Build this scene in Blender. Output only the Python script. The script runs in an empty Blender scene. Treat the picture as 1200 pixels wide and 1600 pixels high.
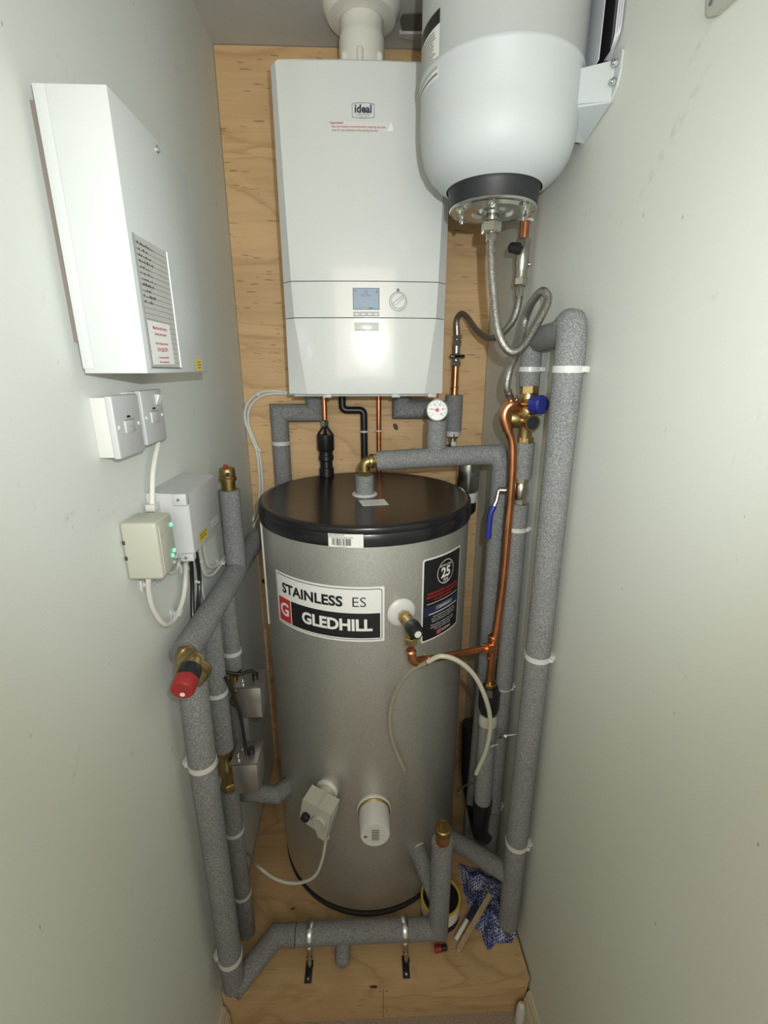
import bpy, bmesh, math, random
from mathutils import Vector, Matrix
random.seed(7)
SC = bpy.context.scene
COL = SC.collection
PI = math.pi

# ------------------------------------------------------------------ camera, world, lights, exposure
EYE = 1.64
F = 730.0                                   # focal length in pixels of the 1200 x 1600 frame
TH = math.atan(225 / F)                     # pitched down
PS = math.radians(2.25)                     # headed a little right
cam = bpy.data.cameras.new('camera')
cam.sensor_fit = 'VERTICAL'
cam.sensor_height = 24
cam.lens = 24 * F / 1600
cam.clip_start = 0.01
co = bpy.data.objects.new('camera', cam)
co.location = (0, 0, EYE)
co.rotation_euler = (PI / 2 - TH, 0, -PS)
COL.objects.link(co)
SC.camera = co

w = bpy.data.worlds.new('world')
SC.world = w
w.use_nodes = True
bg = w.node_tree.nodes['Background']
bg.inputs[0].default_value = (0.96, 0.96, 0.90, 1)
bg.inputs[1].default_value = 0.36

def lamp(name, kind, loc, rot, energy, color, **kw):
    l = bpy.data.lights.new(name, kind)
    l.energy = energy
    l.color = color
    for k, v in kw.items():
        setattr(l, k, v)
    o = bpy.data.objects.new(name, l)
    o.location = loc
    o.rotation_euler = rot
    COL.objects.link(o)
    return o
# the phone's own flash beside its lens, and the daylight of the hallway behind
lamp('phone_flash', 'SPOT', (0.050, -0.01, EYE + 0.065), (PI / 2 + 0.02, 0, 0), 15.5, (0.92, 1.0, 1.04),
     spot_size=math.radians(122), spot_blend=1.0, shadow_soft_size=0.006)
lamp('hallway_light', 'AREA', (0.0, -0.6, 1.80), (math.radians(78), 0, 0), 5.0, (1.0, 0.88, 0.70),
     shape='RECTANGLE', size=0.7, size_y=0.8)
SC.view_settings.view_transform = 'Standard'
SC.view_settings.look = 'None'
SC.view_settings.gamma = 1
SC.view_settings.use_curve_mapping = False
SC.view_settings.exposure = 0.70

# ------------------------------------------------------------------ survey helpers: a sight line met by a wall, a depth or a level
def ray(x, y):
    u = (x - 600) / F
    v = (800 - y) / F
    b = math.cos(TH) + v * math.sin(TH)
    c = v * math.cos(TH) - math.sin(TH)
    return (u * math.cos(PS) + b * math.sin(PS), -u * math.sin(PS) + b * math.cos(PS), c)
def on_y(x, y, Y):
    a, b, c = ray(x, y); t = Y / b
    return Vector((a * t, Y, EYE + c * t))
def on_x(x, y, X):
    a, b, c = ray(x, y); t = X / a
    return Vector((X, b * t, EYE + c * t))
def on_z(x, y, Z):
    a, b, c = ray(x, y); t = (Z - EYE) / c
    return Vector((a * t, b * t, Z))

# ------------------------------------------------------------------ materials
MATS = {}
def mat(name, color, rough=0.5, metal=0.0, bump=0.0, bscale=300, var=0.0, vscale=6, coat=0.0, trans=0.0, emit=None, estr=0, spec=0.5, stretch=(1, 1, 1)):
    if name in MATS:
        return MATS[name]
    m = bpy.data.materials.new(name)
    m.use_nodes = True
    nt = m.node_tree
    N = nt.nodes
    p = N['Principled BSDF']
    p.inputs['Base Color'].default_value = (*color, 1)
    p.inputs['Roughness'].default_value = rough
    p.inputs['Metallic'].default_value = metal
    p.inputs['Specular IOR Level'].default_value = spec
    p.inputs['Coat Weight'].default_value = coat
    p.inputs['Coat Roughness'].default_value = 0.04
    p.inputs['Transmission Weight'].default_value = trans
    if emit:
        p.inputs['Emission Color'].default_value = (*emit, 1)
        p.inputs['Emission Strength'].default_value = estr
    tc = N.new('ShaderNodeTexCoord')
    mp = N.new('ShaderNodeMapping')
    mp.inputs['Scale'].default_value = stretch
    nt.links.new(tc.outputs['Object'], mp.inputs[0])
    ns = N.new('ShaderNodeTexNoise')
    ns.inputs['Scale'].default_value = vscale
    ns.inputs['Detail'].default_value = 5
    nt.links.new(mp.outputs[0], ns.inputs['Vector'])
    mr = N.new('ShaderNodeMapRange')
    mr.inputs[1].default_value = 0.3
    mr.inputs[2].default_value = 0.7
    v = max(var, 0.02)
    mr.inputs[3].default_value = 1 - v
    mr.inputs[4].default_value = 1 + v
    nt.links.new(ns.outputs[0], mr.inputs[0])
    mx = N.new('ShaderNodeVectorMath')
    mx.operation = 'SCALE'
    mx.inputs[0].default_value = color
    nt.links.new(mr.outputs[0], mx.inputs['Scale'])
    nt.links.new(mx.outputs[0], p.inputs['Base Color'])
    if bump:
        nb = N.new('ShaderNodeTexNoise')
        nb.inputs['Scale'].default_value = bscale
        nb.inputs['Detail'].default_value = 3
        nt.links.new(mp.outputs[0], nb.inputs['Vector'])
        bp = N.new('ShaderNodeBump')
        bp.inputs['Strength'].default_value = bump
        bp.inputs['Distance'].default_value = 0.001
        nt.links.new(nb.outputs[0], bp.inputs['Height'])
        nt.links.new(bp.outputs[0], p.inputs['Normal'])
    MATS[name] = m
    return m

def ramp(nt, fac, stops):
    r = nt.nodes.new('ShaderNodeValToRGB')
    cr = r.color_ramp
    while len(cr.elements) < len(stops):
        cr.elements.new(0.5)
    for e, (pos, c) in zip(cr.elements, stops):
        e.position = pos
        e.color = (*c, 1) if len(c) == 3 else c
    nt.links.new(fac, r.inputs[0])
    return r.outputs[0]
def noise(nt, vec, scale, detail=4, rough=0.5, dist=0):
    n = nt.nodes.new('ShaderNodeTexNoise')
    n.inputs['Scale'].default_value = scale
    n.inputs['Detail'].default_value = detail
    n.inputs['Roughness'].default_value = rough
    n.inputs['Distortion'].default_value = dist
    nt.links.new(vec, n.inputs['Vector'])
    return n.outputs[0]
def mapped(nt, scale=(1, 1, 1), loc=(0, 0, 0), rot=(0, 0, 0)):
    tc = nt.nodes.new('ShaderNodeTexCoord')
    mp = nt.nodes.new('ShaderNodeMapping')
    mp.inputs['Scale'].default_value = scale
    mp.inputs['Location'].default_value = loc
    mp.inputs['Rotation'].default_value = rot
    nt.links.new(tc.outputs['Object'], mp.inputs[0])
    return mp.outputs[0]
def mixc(nt, fac, a, b, mode='MIX'):
    m = nt.nodes.new('ShaderNodeMix')
    m.data_type = 'RGBA'
    m.blend_type = mode
    if isinstance(fac, (int, float)):
        m.inputs[0].default_value = fac
    else:
        nt.links.new(fac, m.inputs[0])
    for i, s in ((6, a), (7, b)):
        if isinstance(s, tuple):
            m.inputs[i].default_value = (*s, 1)
        else:
            nt.links.new(s, m.inputs[i])
    return m.outputs[2]
def addbump(nt, h, strength, dist=0.001):
    b = nt.nodes.new('ShaderNodeBump')
    b.inputs['Strength'].default_value = strength
    b.inputs['Distance'].default_value = dist
    nt.links.new(h, b.inputs['Height'])
    nt.links.new(b.outputs[0], nt.nodes['Principled BSDF'].inputs['Normal'])

def wall_mat(name, base, loc, scuffs=()):
    m = bpy.data.materials.new(name); m.use_nodes = True
    nt = m.node_tree; p = nt.nodes['Principled BSDF']
    p.inputs['Roughness'].default_value = 0.55
    p.inputs['Specular IOR Level'].default_value = 0.35
    v = mapped(nt, loc=loc)
    big = ramp(nt, noise(nt, v, 1.8, 5), [(0.3, tuple(c * 0.95 for c in base)), (0.7, base)])
    # scuffs: thin slanted smears where a coarse patch mask allows them
    vs = mapped(nt, (1, 14, 4), loc, (0.6, 0, 0))
    streak = ramp(nt, noise(nt, vs, 9, 4, 0.6, 0.6), [(0.62, (0, 0, 0)), (0.72, (1, 1, 1))])
    patch = ramp(nt, noise(nt, v, 3.1, 2), [(0.56, (0, 0, 0)), (0.66, (0.45, 0.45, 0.45))])
    mul = mixc(nt, 1.0, streak, patch, 'MULTIPLY')
    c1 = mixc(nt, mul, big, tuple(c * 0.55 for c in base))
    nick = ramp(nt, noise(nt, mapped(nt, (1, 1.0, 0.5), loc), 110, 1), [(0.80, (0, 0, 0)), (0.82, (0.6, 0.6, 0.6))])
    c2 = mixc(nt, nick, c1, (0.22, 0.21, 0.19))
    for (y, z, a, ln, wd, k) in scuffs:
        # a smear centred at (y, z) on the wall, turned by a, ln long and wd wide
        tc = nt.nodes.new('ShaderNodeTexCoord')
        m1 = nt.nodes.new('ShaderNodeMapping'); m1.inputs['Location'].default_value = (0, -y, -z); nt.links.new(tc.outputs['Object'], m1.inputs[0])
        m2 = nt.nodes.new('ShaderNodeMapping'); m2.inputs['Rotation'].default_value = (-a, 0, 0); nt.links.new(m1.outputs[0], m2.inputs[0])
        m3 = nt.nodes.new('ShaderNodeMapping'); m3.inputs['Scale'].default_value = (0, 2 / ln, 2 / wd); nt.links.new(m2.outputs[0], m3.inputs[0])
        g = nt.nodes.new('ShaderNodeTexGradient'); g.gradient_type = 'SPHERICAL'; nt.links.new(m3.outputs[0], g.inputs[0])
        br = ramp(nt, noise(nt, v, 95, 4, 0.65), [(0.45, (0, 0, 0)), (0.70, (k * .5, k * .5, k * .5))])
        edge = ramp(nt, g.outputs[0], [(0.0, (0, 0, 0)), (0.5, (1, 1, 1))])
        c2 = mixc(nt, mixc(nt, 1.0, br, edge, 'MULTIPLY'), c2, (0.25, 0.25, 0.23))
    nt.links.new(c2, p.inputs['Base Color'])
    addbump(nt, noise(nt, v, 140, 3), 0.12)
    return m
WALL = wall_mat('wall_paint_left', (0.70, 0.73, 0.69), (0, 0, 0), ((0.60, 1.975, .9, .06, .015, .8), (0.66, 1.43, .1, .10, .012, .7), (0.585, 1.46, .3, .03, .02, .8), (0.50, 1.15, .9, .06, .012, .5), (0.62, 1.05, .2, .02, .03, .7), (0.55, 0.85, 1.2, .05, .01, .6)))
WALLR = wall_mat('wall_paint_right', (0.69, 0.71, 0.65), (3, 2, 5), ((0.735, 1.93, -.75, .20, .022, .55), (0.70, 2.02, -.7, .08, .012, .5), (0.83, 1.86, -.8, .04, .008, .5), (0.60, 1.72, -.4, .03, .010, .5), (0.52, 1.25, .4, .05, .01, .4)))
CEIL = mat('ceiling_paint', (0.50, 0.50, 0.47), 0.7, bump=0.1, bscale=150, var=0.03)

def ply_mat(name, light, dark, up, th=0.685):
    # grain along X; `up` is the axis the growth rings stack on (2 = z, 1 = y)
    m = bpy.data.materials.new(name); m.use_nodes = True
    nt = m.node_tree; p = nt.nodes['Principled BSDF']
    p.inputs['Roughness'].default_value = 0.6
    def sc(a, b):
        return (a, b, b)
    v = mapped(nt, sc(0.9, 3.2))
    dark = tuple(a * .35 + b * .65 for a, b in zip(light, dark)); mid = tuple(a * .6 + b * .4 for a, b in zip(light, dark))
    fig = ramp(nt, noise(nt, v, 1.7, 3, 0.5, 1.4), [(0.34, mid), (0.44, light), (0.50, mid), (0.53, dark), (0.56, light), (0.68, tuple(min(1, a * 1.08) for a in light))])
    fine = ramp(nt, noise(nt, mapped(nt, sc(3, 110)), 1, 4), [(0.35, (0.93, 0.92, 0.90)), (0.6, (1, 1, 1))])
    c = mixc(nt, 1.0, fig, fine, 'MULTIPLY')
    dash = ramp(nt, noise(nt, mapped(nt, sc(20, 150), (1, 1, 1)), 1, 1), [(th, (0, 0, 0)), (th + .025, (0.6, 0.6, 0.6))])
    c = mixc(nt, dash, c, tuple(x * 0.42 for x in dark))
    knot = ramp(nt, noise(nt, mapped(nt, sc(26, 26), (7, 3, 2)), 1, 0), [(0.845, (0, 0, 0)), (0.86, (1, 1, 1))])
    c = mixc(nt, knot, c, (0.06, 0.035, 0.02))
    nt.links.new(c, p.inputs['Base Color'])
    addbump(nt, noise(nt, mapped(nt, sc(4, 160)), 1, 3), 0.15)
    return m
PLY = ply_mat('plywood_wall', (0.66, 0.44, 0.225), (0.47, 0.28, 0.12), 2)
PLYF = ply_mat('plywood_plinth', (0.56, 0.375, 0.20), (0.40, 0.245, 0.115), 1, 0.73)

def foam_mat():
    m = bpy.data.materials.new('grey_foam'); m.use_nodes = True
    nt = m.node_tree; p = nt.nodes['Principled BSDF']
    p.inputs['Roughness'].default_value = 0.75
    p.inputs['Specular IOR Level'].default_value = 0.25
    v = mapped(nt)
    c = ramp(nt, noise(nt, v, 430, 2, 0.6), [(0.36, (0.150, 0.154, 0.155)), (0.50, (0.218, 0.222, 0.222)), (0.64, (0.345, 0.350, 0.350))])
    big = ramp(nt, noise(nt, v, 12, 3), [(0.35, (0.9, 0.9, 0.9)), (0.65, (1, 1, 1))])
    nt.links.new(mixc(nt, 1.0, c, big, 'MULTIPLY'), p.inputs['Base Color'])
    addbump(nt, noise(nt, v, 420, 2), 0.35)
    return m
FOAM = foam_mat()

def braid_mat():
    m = bpy.data.materials.new('braided_steel'); m.use_nodes = True
    nt = m.node_tree; p = nt.nodes['Principled BSDF']
    p.inputs['Metallic'].default_value = 0.9
    p.inputs['Roughness'].default_value = 0.38
    v = mapped(nt)
    c = ramp(nt, noise(nt, v, 900, 1), [(0.40, (0.14, 0.13, 0.12)), (0.60, (0.55, 0.53, 0.49))])
    nt.links.new(c, p.inputs['Base Color'])
    addbump(nt, noise(nt, v, 800, 1), 0.7)
    return m
BRAID = braid_mat()

def casing_mat():
    m = bpy.data.materials.new('silver_casing'); m.use_nodes = True
    nt = m.node_tree; p = nt.nodes['Principled BSDF']
    p.inputs['Metallic'].default_value = 0.78
    p.inputs['Roughness'].default_value = 0.42
    v = mapped(nt)
    c = ramp(nt, noise(nt, v, 260, 3), [(0.35, (0.54, 0.535, 0.50)), (0.65, (0.64, 0.63, 0.59))])
    nt.links.new(c, p.inputs['Base Color'])
    addbump(nt, noise(nt, v, 300, 2), 0.08)
    return m
CASING = casing_mat()

def cloth_mat():
    m = bpy.data.materials.new('blue_check_cloth'); m.use_nodes = True
    nt = m.node_tree; p = nt.nodes['Principled BSDF']
    p.inputs['Roughness'].default_value = 0.9
    v = mapped(nt, (190, 190, 190), rot=(0.3, 0.4, 0.7))
    ck = nt.nodes.new('ShaderNodeTexChecker'); ck.inputs['Scale'].default_value = 1
    ck.inputs[1].default_value = (0.035, 0.055, 0.24, 1); ck.inputs[2].default_value = (0.50, 0.53, 0.66, 1)
    nt.links.new(v, ck.inputs[0])
    wide = ramp(nt, noise(nt, mapped(nt), 22, 2), [(0.42, (0.06, 0.08, 0.30)), (0.58, (1, 1, 1))])
    nt.links.new(mixc(nt, 0.7, ck.outputs[0], wide, 'MULTIPLY'), p.inputs['Base Color'])
    return m
CLOTH = cloth_mat()

WPAINT = mat('white_enamel', (0.66, 0.685, 0.67), 0.18, coat=0.3, var=0.01)
WTANK = mat('white_tank_enamel', (0.52, 0.555, 0.56), 0.50, coat=0.0, var=0.01)
WBOX = mat('white_powder_coat', (0.57, 0.60, 0.60), 0.42, bump=0.08, bscale=400, var=0.01)
WPLAS = mat('white_plastic', (0.62, 0.625, 0.60), 0.35, var=0.02)
GPLAS = mat('pale_grey_plastic', (0.52, 0.53, 0.535), 0.38, var=0.02)
CREAM = mat('cream_plastic', (0.46, 0.46, 0.39), 0.4, var=0.03)
FLUEM = mat('flue_white_plastic', (0.78, 0.765, 0.69), 0.35, var=0.03)
COPPER = mat('copper', (0.66, 0.28, 0.135), 0.30, 1.0, bump=0.1, bscale=60, var=0.18, vscale=25)
BRASS = mat('brass', (0.44, 0.33, 0.15), 0.36, 1.0, bump=0.15, bscale=200, var=0.15, vscale=40)
BRASSD = mat('dull_brass', (0.36, 0.245, 0.09), 0.38, 1.0, bump=0.15, bscale=200, var=0.15, vscale=40)
CHROME = mat('chrome', (0.52, 0.50, 0.45), 0.27, 1.0, var=0.08, vscale=50)
ZINC = mat('zinc_steel', (0.60, 0.62, 0.60), 0.26, 1.0, var=0.12, vscale=35)
GALV = mat('galvanised_sheet', (0.50, 0.48, 0.45), 0.34, 0.9, var=0.1, vscale=40)
BLACK = mat('black_plastic', (0.012, 0.012, 0.014), 0.35)
BLID = mat('black_lid_plastic', (0.011, 0.011, 0.013), 0.24, bump=0.05, bscale=500)
BRUB = mat('black_rubber', (0.018, 0.019, 0.022), 0.5)
RED = mat('red_plastic', (0.30, 0.02, 0.022), 0.35)
BLUE = mat('blue_plastic', (0.02, 0.03, 0.24), 0.35)
INK = mat('black_ink', (0.012, 0.012, 0.014), 0.4)
GINK = mat('grey_ink', (0.16, 0.17, 0.18), 0.5)
WINK = mat('white_ink', (0.78, 0.78, 0.76), 0.4)
RINK = mat('red_ink', (0.52, 0.03, 0.035), 0.4)
PINK = mat('dull_red_ink', (0.42, 0.10, 0.10), 0.5)
NAVY = mat('navy_ink', (0.02, 0.025, 0.07), 0.4)
YEL = mat('yellow_sticker', (0.66, 0.48, 0.03), 0.4)
PAPER = mat('paper', (0.50, 0.49, 0.46), 0.6, var=0.05, vscale=30)
LABELW = mat('white_label', (0.76, 0.76, 0.73), 0.35, var=0.02)
GREYST = mat('grey_plate', (0.42, 0.43, 0.43), 0.45, var=0.03)
LCD = mat('lcd_screen', (0.13, 0.20, 0.28), 0.15, emit=(0.25, 0.42, 0.6), estr=0.12)
LED = mat('green_led', (0.1, 0.7, 0.3), 0.3, emit=(0.10, 1.0, 0.35), estr=1.6)
CABW = mat('white_cable', (0.68, 0.68, 0.63), 0.4)
HOSE = mat('clear_hose', (0.60, 0.58, 0.46), 0.22, var=0.05, trans=0.25, spec=0.5)
SEAM = mat('dark_seam', (0.05, 0.05, 0.05), 0.6)
FOAMIN = mat('foam_cut_end', (0.13, 0.13, 0.135), 0.8, var=0.1, vscale=300)
CARPET = mat('carpet', (0.33, 0.26, 0.20), 0.95, bump=0.9, bscale=500, var=0.3, vscale=300)
SKIRT = mat('cream_skirting', (0.55, 0.51, 0.39), 0.45, var=0.05)
WOODST = mat('stirring_wood', (0.42, 0.31, 0.19), 0.6, var=0.1, vscale=40)
LILAC = mat('folder_plastic', (0.60, 0.60, 0.68), 0.25, coat=0.5)
DUST = mat('dusty_black', (0.02, 0.02, 0.024), 0.45)
WHITETORN = mat('plaster_board', (0.55, 0.55, 0.52), 0.8, var=0.15, vscale=60)
VOID = mat('ceiling_hole_board', (0.16, 0.145, 0.13), 0.8, var=0.1)

# ------------------------------------------------------------------ mesh building
WORLD = {}                                   # object -> world location of its origin
def _prep(o, parent):
    if parent is not None:
        o.parent = parent
class MB:
    def __init__(self):
        self.v = []; self.f = []; self.m = []; self.s = []; self.mats = []
    def mi(self, m):
        if m not in self.mats:
            self.mats.append(m)
        return self.mats.index(m)
    def add(self, verts, faces, m, smooth=False):
        b = len(self.v)
        self.v += [Vector(p) for p in verts]
        k = self.mi(m)
        for f in faces:
            self.f.append([i + b for i in f]); self.m.append(k); self.s.append(smooth)
        return self
    def bm(self, bm, m, smooth=False):
        bm.verts.index_update()
        r = self.add([v.co.copy() for v in bm.verts], [[v.index for v in f.verts] for f in bm.faces], m, smooth)
        bm.free()
        return r
    def box(self, lo, hi, m, bev=0.0, seg=2, M=None):
        lo = Vector(lo); hi = Vector(hi)
        bm = bmesh.new()
        bmesh.ops.create_cube(bm, size=1)
        for v in bm.verts:
            v.co = Vector([(lo[i] + hi[i]) / 2 + v.co[i] * (hi[i] - lo[i]) for i in range(3)])
        if bev:
            bmesh.ops.bevel(bm, geom=bm.edges[:], offset=bev, segments=seg, affect='EDGES', profile=0.5)
        if M is not None:
            bm.transform(M)
        return self.bm(bm, m, bool(bev))
    def hull(self, bot, top, m, smooth=False):
        # two loops with the same count, capped
        n = len(bot)
        fs = [[i, (i + 1) % n, n + (i + 1) % n, n + i] for i in range(n)]
        fs.append(list(range(n))[::-1]); fs.append(list(range(n, 2 * n)))
        return self.add(list(bot) + list(top), fs, m, smooth)
    def prism(self, poly, vec, m):
        vec = Vector(vec)
        p = [Vector(q) for q in poly]
        return self.hull(p, [q + vec for q in p], m)
    def lathe(self, prof, o, axis, m, seg=40, cap=True, smooth=True, phase=0.0):
        # prof: list of (radius, distance along axis)
        o = Vector(o); ax = Vector(axis).normalized()
        t = Vector((0, 0, 1)) if abs(ax.z) < 0.9 else Vector((1, 0, 0))
        e1 = ax.cross(t).normalized(); e2 = ax.cross(e1)
        vs = []; fs = []
        for r, h in prof:
            for i in range(seg):
                a = 2 * PI * i / seg + phase
                vs.append(o + ax * h + (e1 * math.cos(a) + e2 * math.sin(a)) * r)
        for k in range(len(prof) - 1):
            for i in range(seg):
                j = (i + 1) % seg
                fs.append([k * seg + i, k * seg + j, (k + 1) * seg + j, (k + 1) * seg + i])
        self.add(vs, fs, m, smooth)
        if cap:
            for k, rev in ((0, True), (len(prof) - 1, False)):
                if prof[k][0] > 1e-5:
                    ring = vs[k * seg:(k + 1) * seg]
                    self.add(ring, [list(range(seg))[::-1] if rev else list(range(seg))], m, False)
        return self
    def cyl(self, a, b, r, m, r2=None, seg=32, smooth=True):
        a = Vector(a); b = Vector(b)
        return self.lathe([(r, 0), (r2 if r2 is not None else r, (b - a).length)], a, b - a, m, seg, True, smooth)
    def hexnut(self, a, b, r, m):
        a = Vector(a); b = Vector(b)
        L = (b - a).length
        return self.lathe([(r * 0.9, 0), (r, L * 0.12), (r, L * 0.88), (r * 0.9, L)], a, b - a, m, 6, True, False)
    def tube(self, pts, r, m, seg=20, caps=True, smooth=True, radii=None):
        pts = [Vector(p) for p in pts]
        n = len(pts)
        dirs = [(pts[i + 1] - pts[i]).normalized() for i in range(n - 1)]
        t = Vector((0, 0, 1)) if abs(dirs[0].z) < 0.9 else Vector((1, 0, 0))
        e1 = dirs[0].cross(t).normalized(); e2 = dirs[0].cross(e1).normalized()
        ring = [pts[0] + (e1 * math.cos(2 * PI * i / seg) + e2 * math.sin(2 * PI * i / seg)) * (radii[0] if radii else r) for i in range(seg)]
        vs = list(ring)
        for k in range(1, n):
            d = dirs[k - 1]
            if k < n - 1:
                nrm = (dirs[k - 1] + dirs[k]).normalized()
            else:
                nrm = d
            new = []
            for p in ring:
                # slide each ring point along the segment onto the joint plane
                den = d.dot(nrm)
                s = (pts[k] - p).dot(nrm) / den
                new.append(p + d * s)
            if radii:
                q = radii[k] / radii[k - 1]
                new = [pts[k] + (p - pts[k]) * q for p in new]
            vs += new
            if k < n - 1:
                # re-express ring for the next segment: project onto its own cross-section
                d2 = dirs[k]
                ring = [p - d2 * (p - pts[k]).dot(d2) for p in new]
            else:
                ring = new
        fs = []
        for k in range(n - 1):
            for i in range(seg):
                j = (i + 1) % seg
                fs.append([k * seg + i, k * seg + j, (k + 1) * seg + j, (k + 1) * seg + i])
        self.add(vs, fs, m, smooth)
        if caps:
            self.add(vs[:seg], [list(range(seg))[::-1]], m)
            self.add(vs[-seg:], [list(range(seg))], m)
        return self
    def text(self, body, size, fn, m, bold=0.0, ax='CENTER', spacing=1.0, xs=1.0):
        cu = bpy.data.curves.new('txt', 'FONT')
        cu.body = body; cu.size = size; cu.align_x = ax; cu.align_y = 'CENTER'
        cu.offset = bold * size; cu.resolution_u = 3; cu.space_character = spacing
        ob = bpy.data.objects.new('txt', cu); COL.objects.link(ob)
        dg = bpy.context.evaluated_depsgraph_get()
        me = ob.evaluated_get(dg).to_mesh()
        vs = [fn(v.co.x * xs, v.co.y) for v in me.vertices]
        fs = [list(p.vertices) for p in me.polygons]
        ob.evaluated_get(dg).to_mesh_clear()
        bpy.data.objects.remove(ob); bpy.data.curves.remove(cu)
        return self.add(vs, fs, m)
    def quad(self, fn, u0, v0, u1, v1, m, n=1):
        # a rectangle laid on the surface fn(u, v), cut into n strips
        vs = []; fs = []
        for i in range(n + 1):
            u = u0 + (u1 - u0) * i / n
            vs += [fn(u, v0), fn(u, v1)]
        for i in range(n):
            fs.append([2 * i, 2 * i + 2, 2 * i + 3, 2 * i + 1])
        return self.add(vs, fs, m)
    def build(self, name, parent=None, label=None, kind=None, auto=35):
        base = WORLD.get(parent, Vector((0, 0, 0)))
        me = bpy.data.meshes.new(name)
        me.from_pydata([tuple(v - base) for v in self.v], [], self.f)
        for mm in self.mats:
            me.materials.append(mm)
        me.polygons.foreach_set('material_index', self.m)
        me.polygons.foreach_set('use_smooth', self.s)
        me.update()
        if auto and any(self.s):
            bm = bmesh.new(); bm.from_mesh(me)
            lim = math.radians(auto)
            for e in bm.edges:
                if len(e.link_faces) == 2:
                    try:
                        if e.calc_face_angle() > lim:
                            e.smooth = False
                    except ValueError:
                        pass
            bm.to_mesh(me); bm.free()
        o = bpy.data.objects.new(name, me)
        COL.objects.link(o)
        _prep(o, parent)
        WORLD[o] = base
        if label:
            o['label'] = label
        if kind:
            o['kind'] = kind
        return o
    def solo(self, name, label, cat, base=None, group=None):
        # a thing that is one mesh, its origin moved to its base
        xs = [v for v in self.v]
        if base is None:
            base = Vector((sum(v.x for v in xs) / len(xs), sum(v.y for v in xs) / len(xs), min(v.z for v in xs)))
        base = Vector(base)
        key = object()
        WORLD[key] = base
        save = self.v
        self.v = [v - base for v in save]
        o = self.build(name)
        o.location = base
        WORLD[o] = base
        self.v = save
        o['label'] = label; o['category'] = cat
        if group:
            o['group'] = group
        return o

def thing(name, label, cat, base=(0, 0, 0), group=None):
    o = bpy.data.objects.new(name, None)
    o.empty_display_size = 0.03
    COL.objects.link(o)
    o.location = base
    WORLD[o] = Vector(base)
    o['label'] = label; o['category'] = cat
    if group:
        o['group'] = group
    return o
def curve(pts, n=8):
    # Catmull-Rom through the points
    P = [Vector(p) for p in pts]
    P = [P[0] * 2 - P[1]] + P + [P[-1] * 2 - P[-2]]
    out = []
    for i in range(1, len(P) - 2):
        a, b, c, d = P[i - 1:i + 3]
        for k in range(n):
            t = k / n
            out.append(0.5 * ((2 * b) + (c - a) * t + (2 * a - 5 * b + 4 * c - d) * t * t + (3 * b - a - 3 * c + d) * t ** 3))
    out.append(P[-2])
    return out
def bend(pts, r=0.02, n=5):
    # polyline with rounded corners
    P = [Vector(p) for p in pts]
    out = [P[0]]
    for i in range(1, len(P) - 1):
        a = (P[i - 1] - P[i]).normalized(); b = (P[i + 1] - P[i]).normalized()
        rr = min(r, (P[i - 1] - P[i]).length * 0.45, (P[i + 1] - P[i]).length * 0.45)
        s, e = P[i] + a * rr, P[i] + b * rr
        for k in range(n + 1):
            t = k / n
            out.append(s * (1 - t) ** 2 + P[i] * 2 * t * (1 - t) + e * t * t)
    out.append(P[-1])
    return out
def struct(mb, name):
    return mb.build(name, kind='structure')

# ------------------------------------------------------------------ room shell
XL = -0.380
BACK = 1.515
CEILZ = 2.435
PZ = 0.142                                   # plinth top
PY = 0.785                                   # plinth front
def xr(y):
    return 0.380 + (BACK - y) * 0.043        # the right wall runs slightly out of square
m = MB(); m.hull([(XL, -0.7, 0), (XL, BACK + 0.1, 0), (XL - 0.1, BACK + 0.1, 0), (XL - 0.1, -0.7, 0)],
                 [(XL, -0.7, CEILZ), (XL, BACK + 0.1, CEILZ), (XL - 0.1, BACK + 0.1, CEILZ), (XL - 0.1, -0.7, CEILZ)], WALL)
struct(m, 'wall_left')
m = MB(); m.hull([(xr(-0.7), -0.7, 0), (xr(BACK + 0.1), BACK + 0.1, 0), (xr(BACK) + 0.1, BACK + 0.1, 0), (xr(-0.7) + 0.1, -0.7, 0)],
                 [(xr(-0.7), -0.7, CEILZ), (xr(BACK + 0.1), BACK + 0.1, CEILZ), (xr(BACK) + 0.1, BACK + 0.1, CEILZ), (xr(-0.7) + 0.1, -0.7, CEILZ)], WALLR)
struct(m, 'wall_right')
m = MB(); m.box((XL + 0.0015, BACK, 0), (xr(BACK) - 0.0015, BACK + 0.018, CEILZ - 0.002), PLY)
struct(m, 'wall_back')
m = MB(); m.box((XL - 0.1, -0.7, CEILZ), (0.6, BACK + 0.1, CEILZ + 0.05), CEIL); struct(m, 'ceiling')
m = MB(); m.box((XL - 0.1, -0.9, -0.05), (0.6, BACK + 0.1, 0), CARPET); struct(m, 'floor')

def skirting(name, x0f, sgn, y0, y1):
    m = MB()
    prof = [(0, 0), (0.016, 0), (0.016, 0.055), (0.013, 0.066), (0.010, 0.072), (0.010, 0.082), (0.004, 0.094), (0, 0.094)]
    a = [(x0f(y0) + sgn * px, y0, pz) for px, pz in prof]
    b = [(x0f(y1) + sgn * px, y1, pz) for px, pz in prof]
    m.hull(a, b, SKIRT)
    struct(m, name)
skirting('baseboard_left', lambda y: XL, 1, -0.7, PY - 0.006)
skirting('baseboard_right', lambda y: xr(y), -1, -0.7, PY - 0.006)

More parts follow.
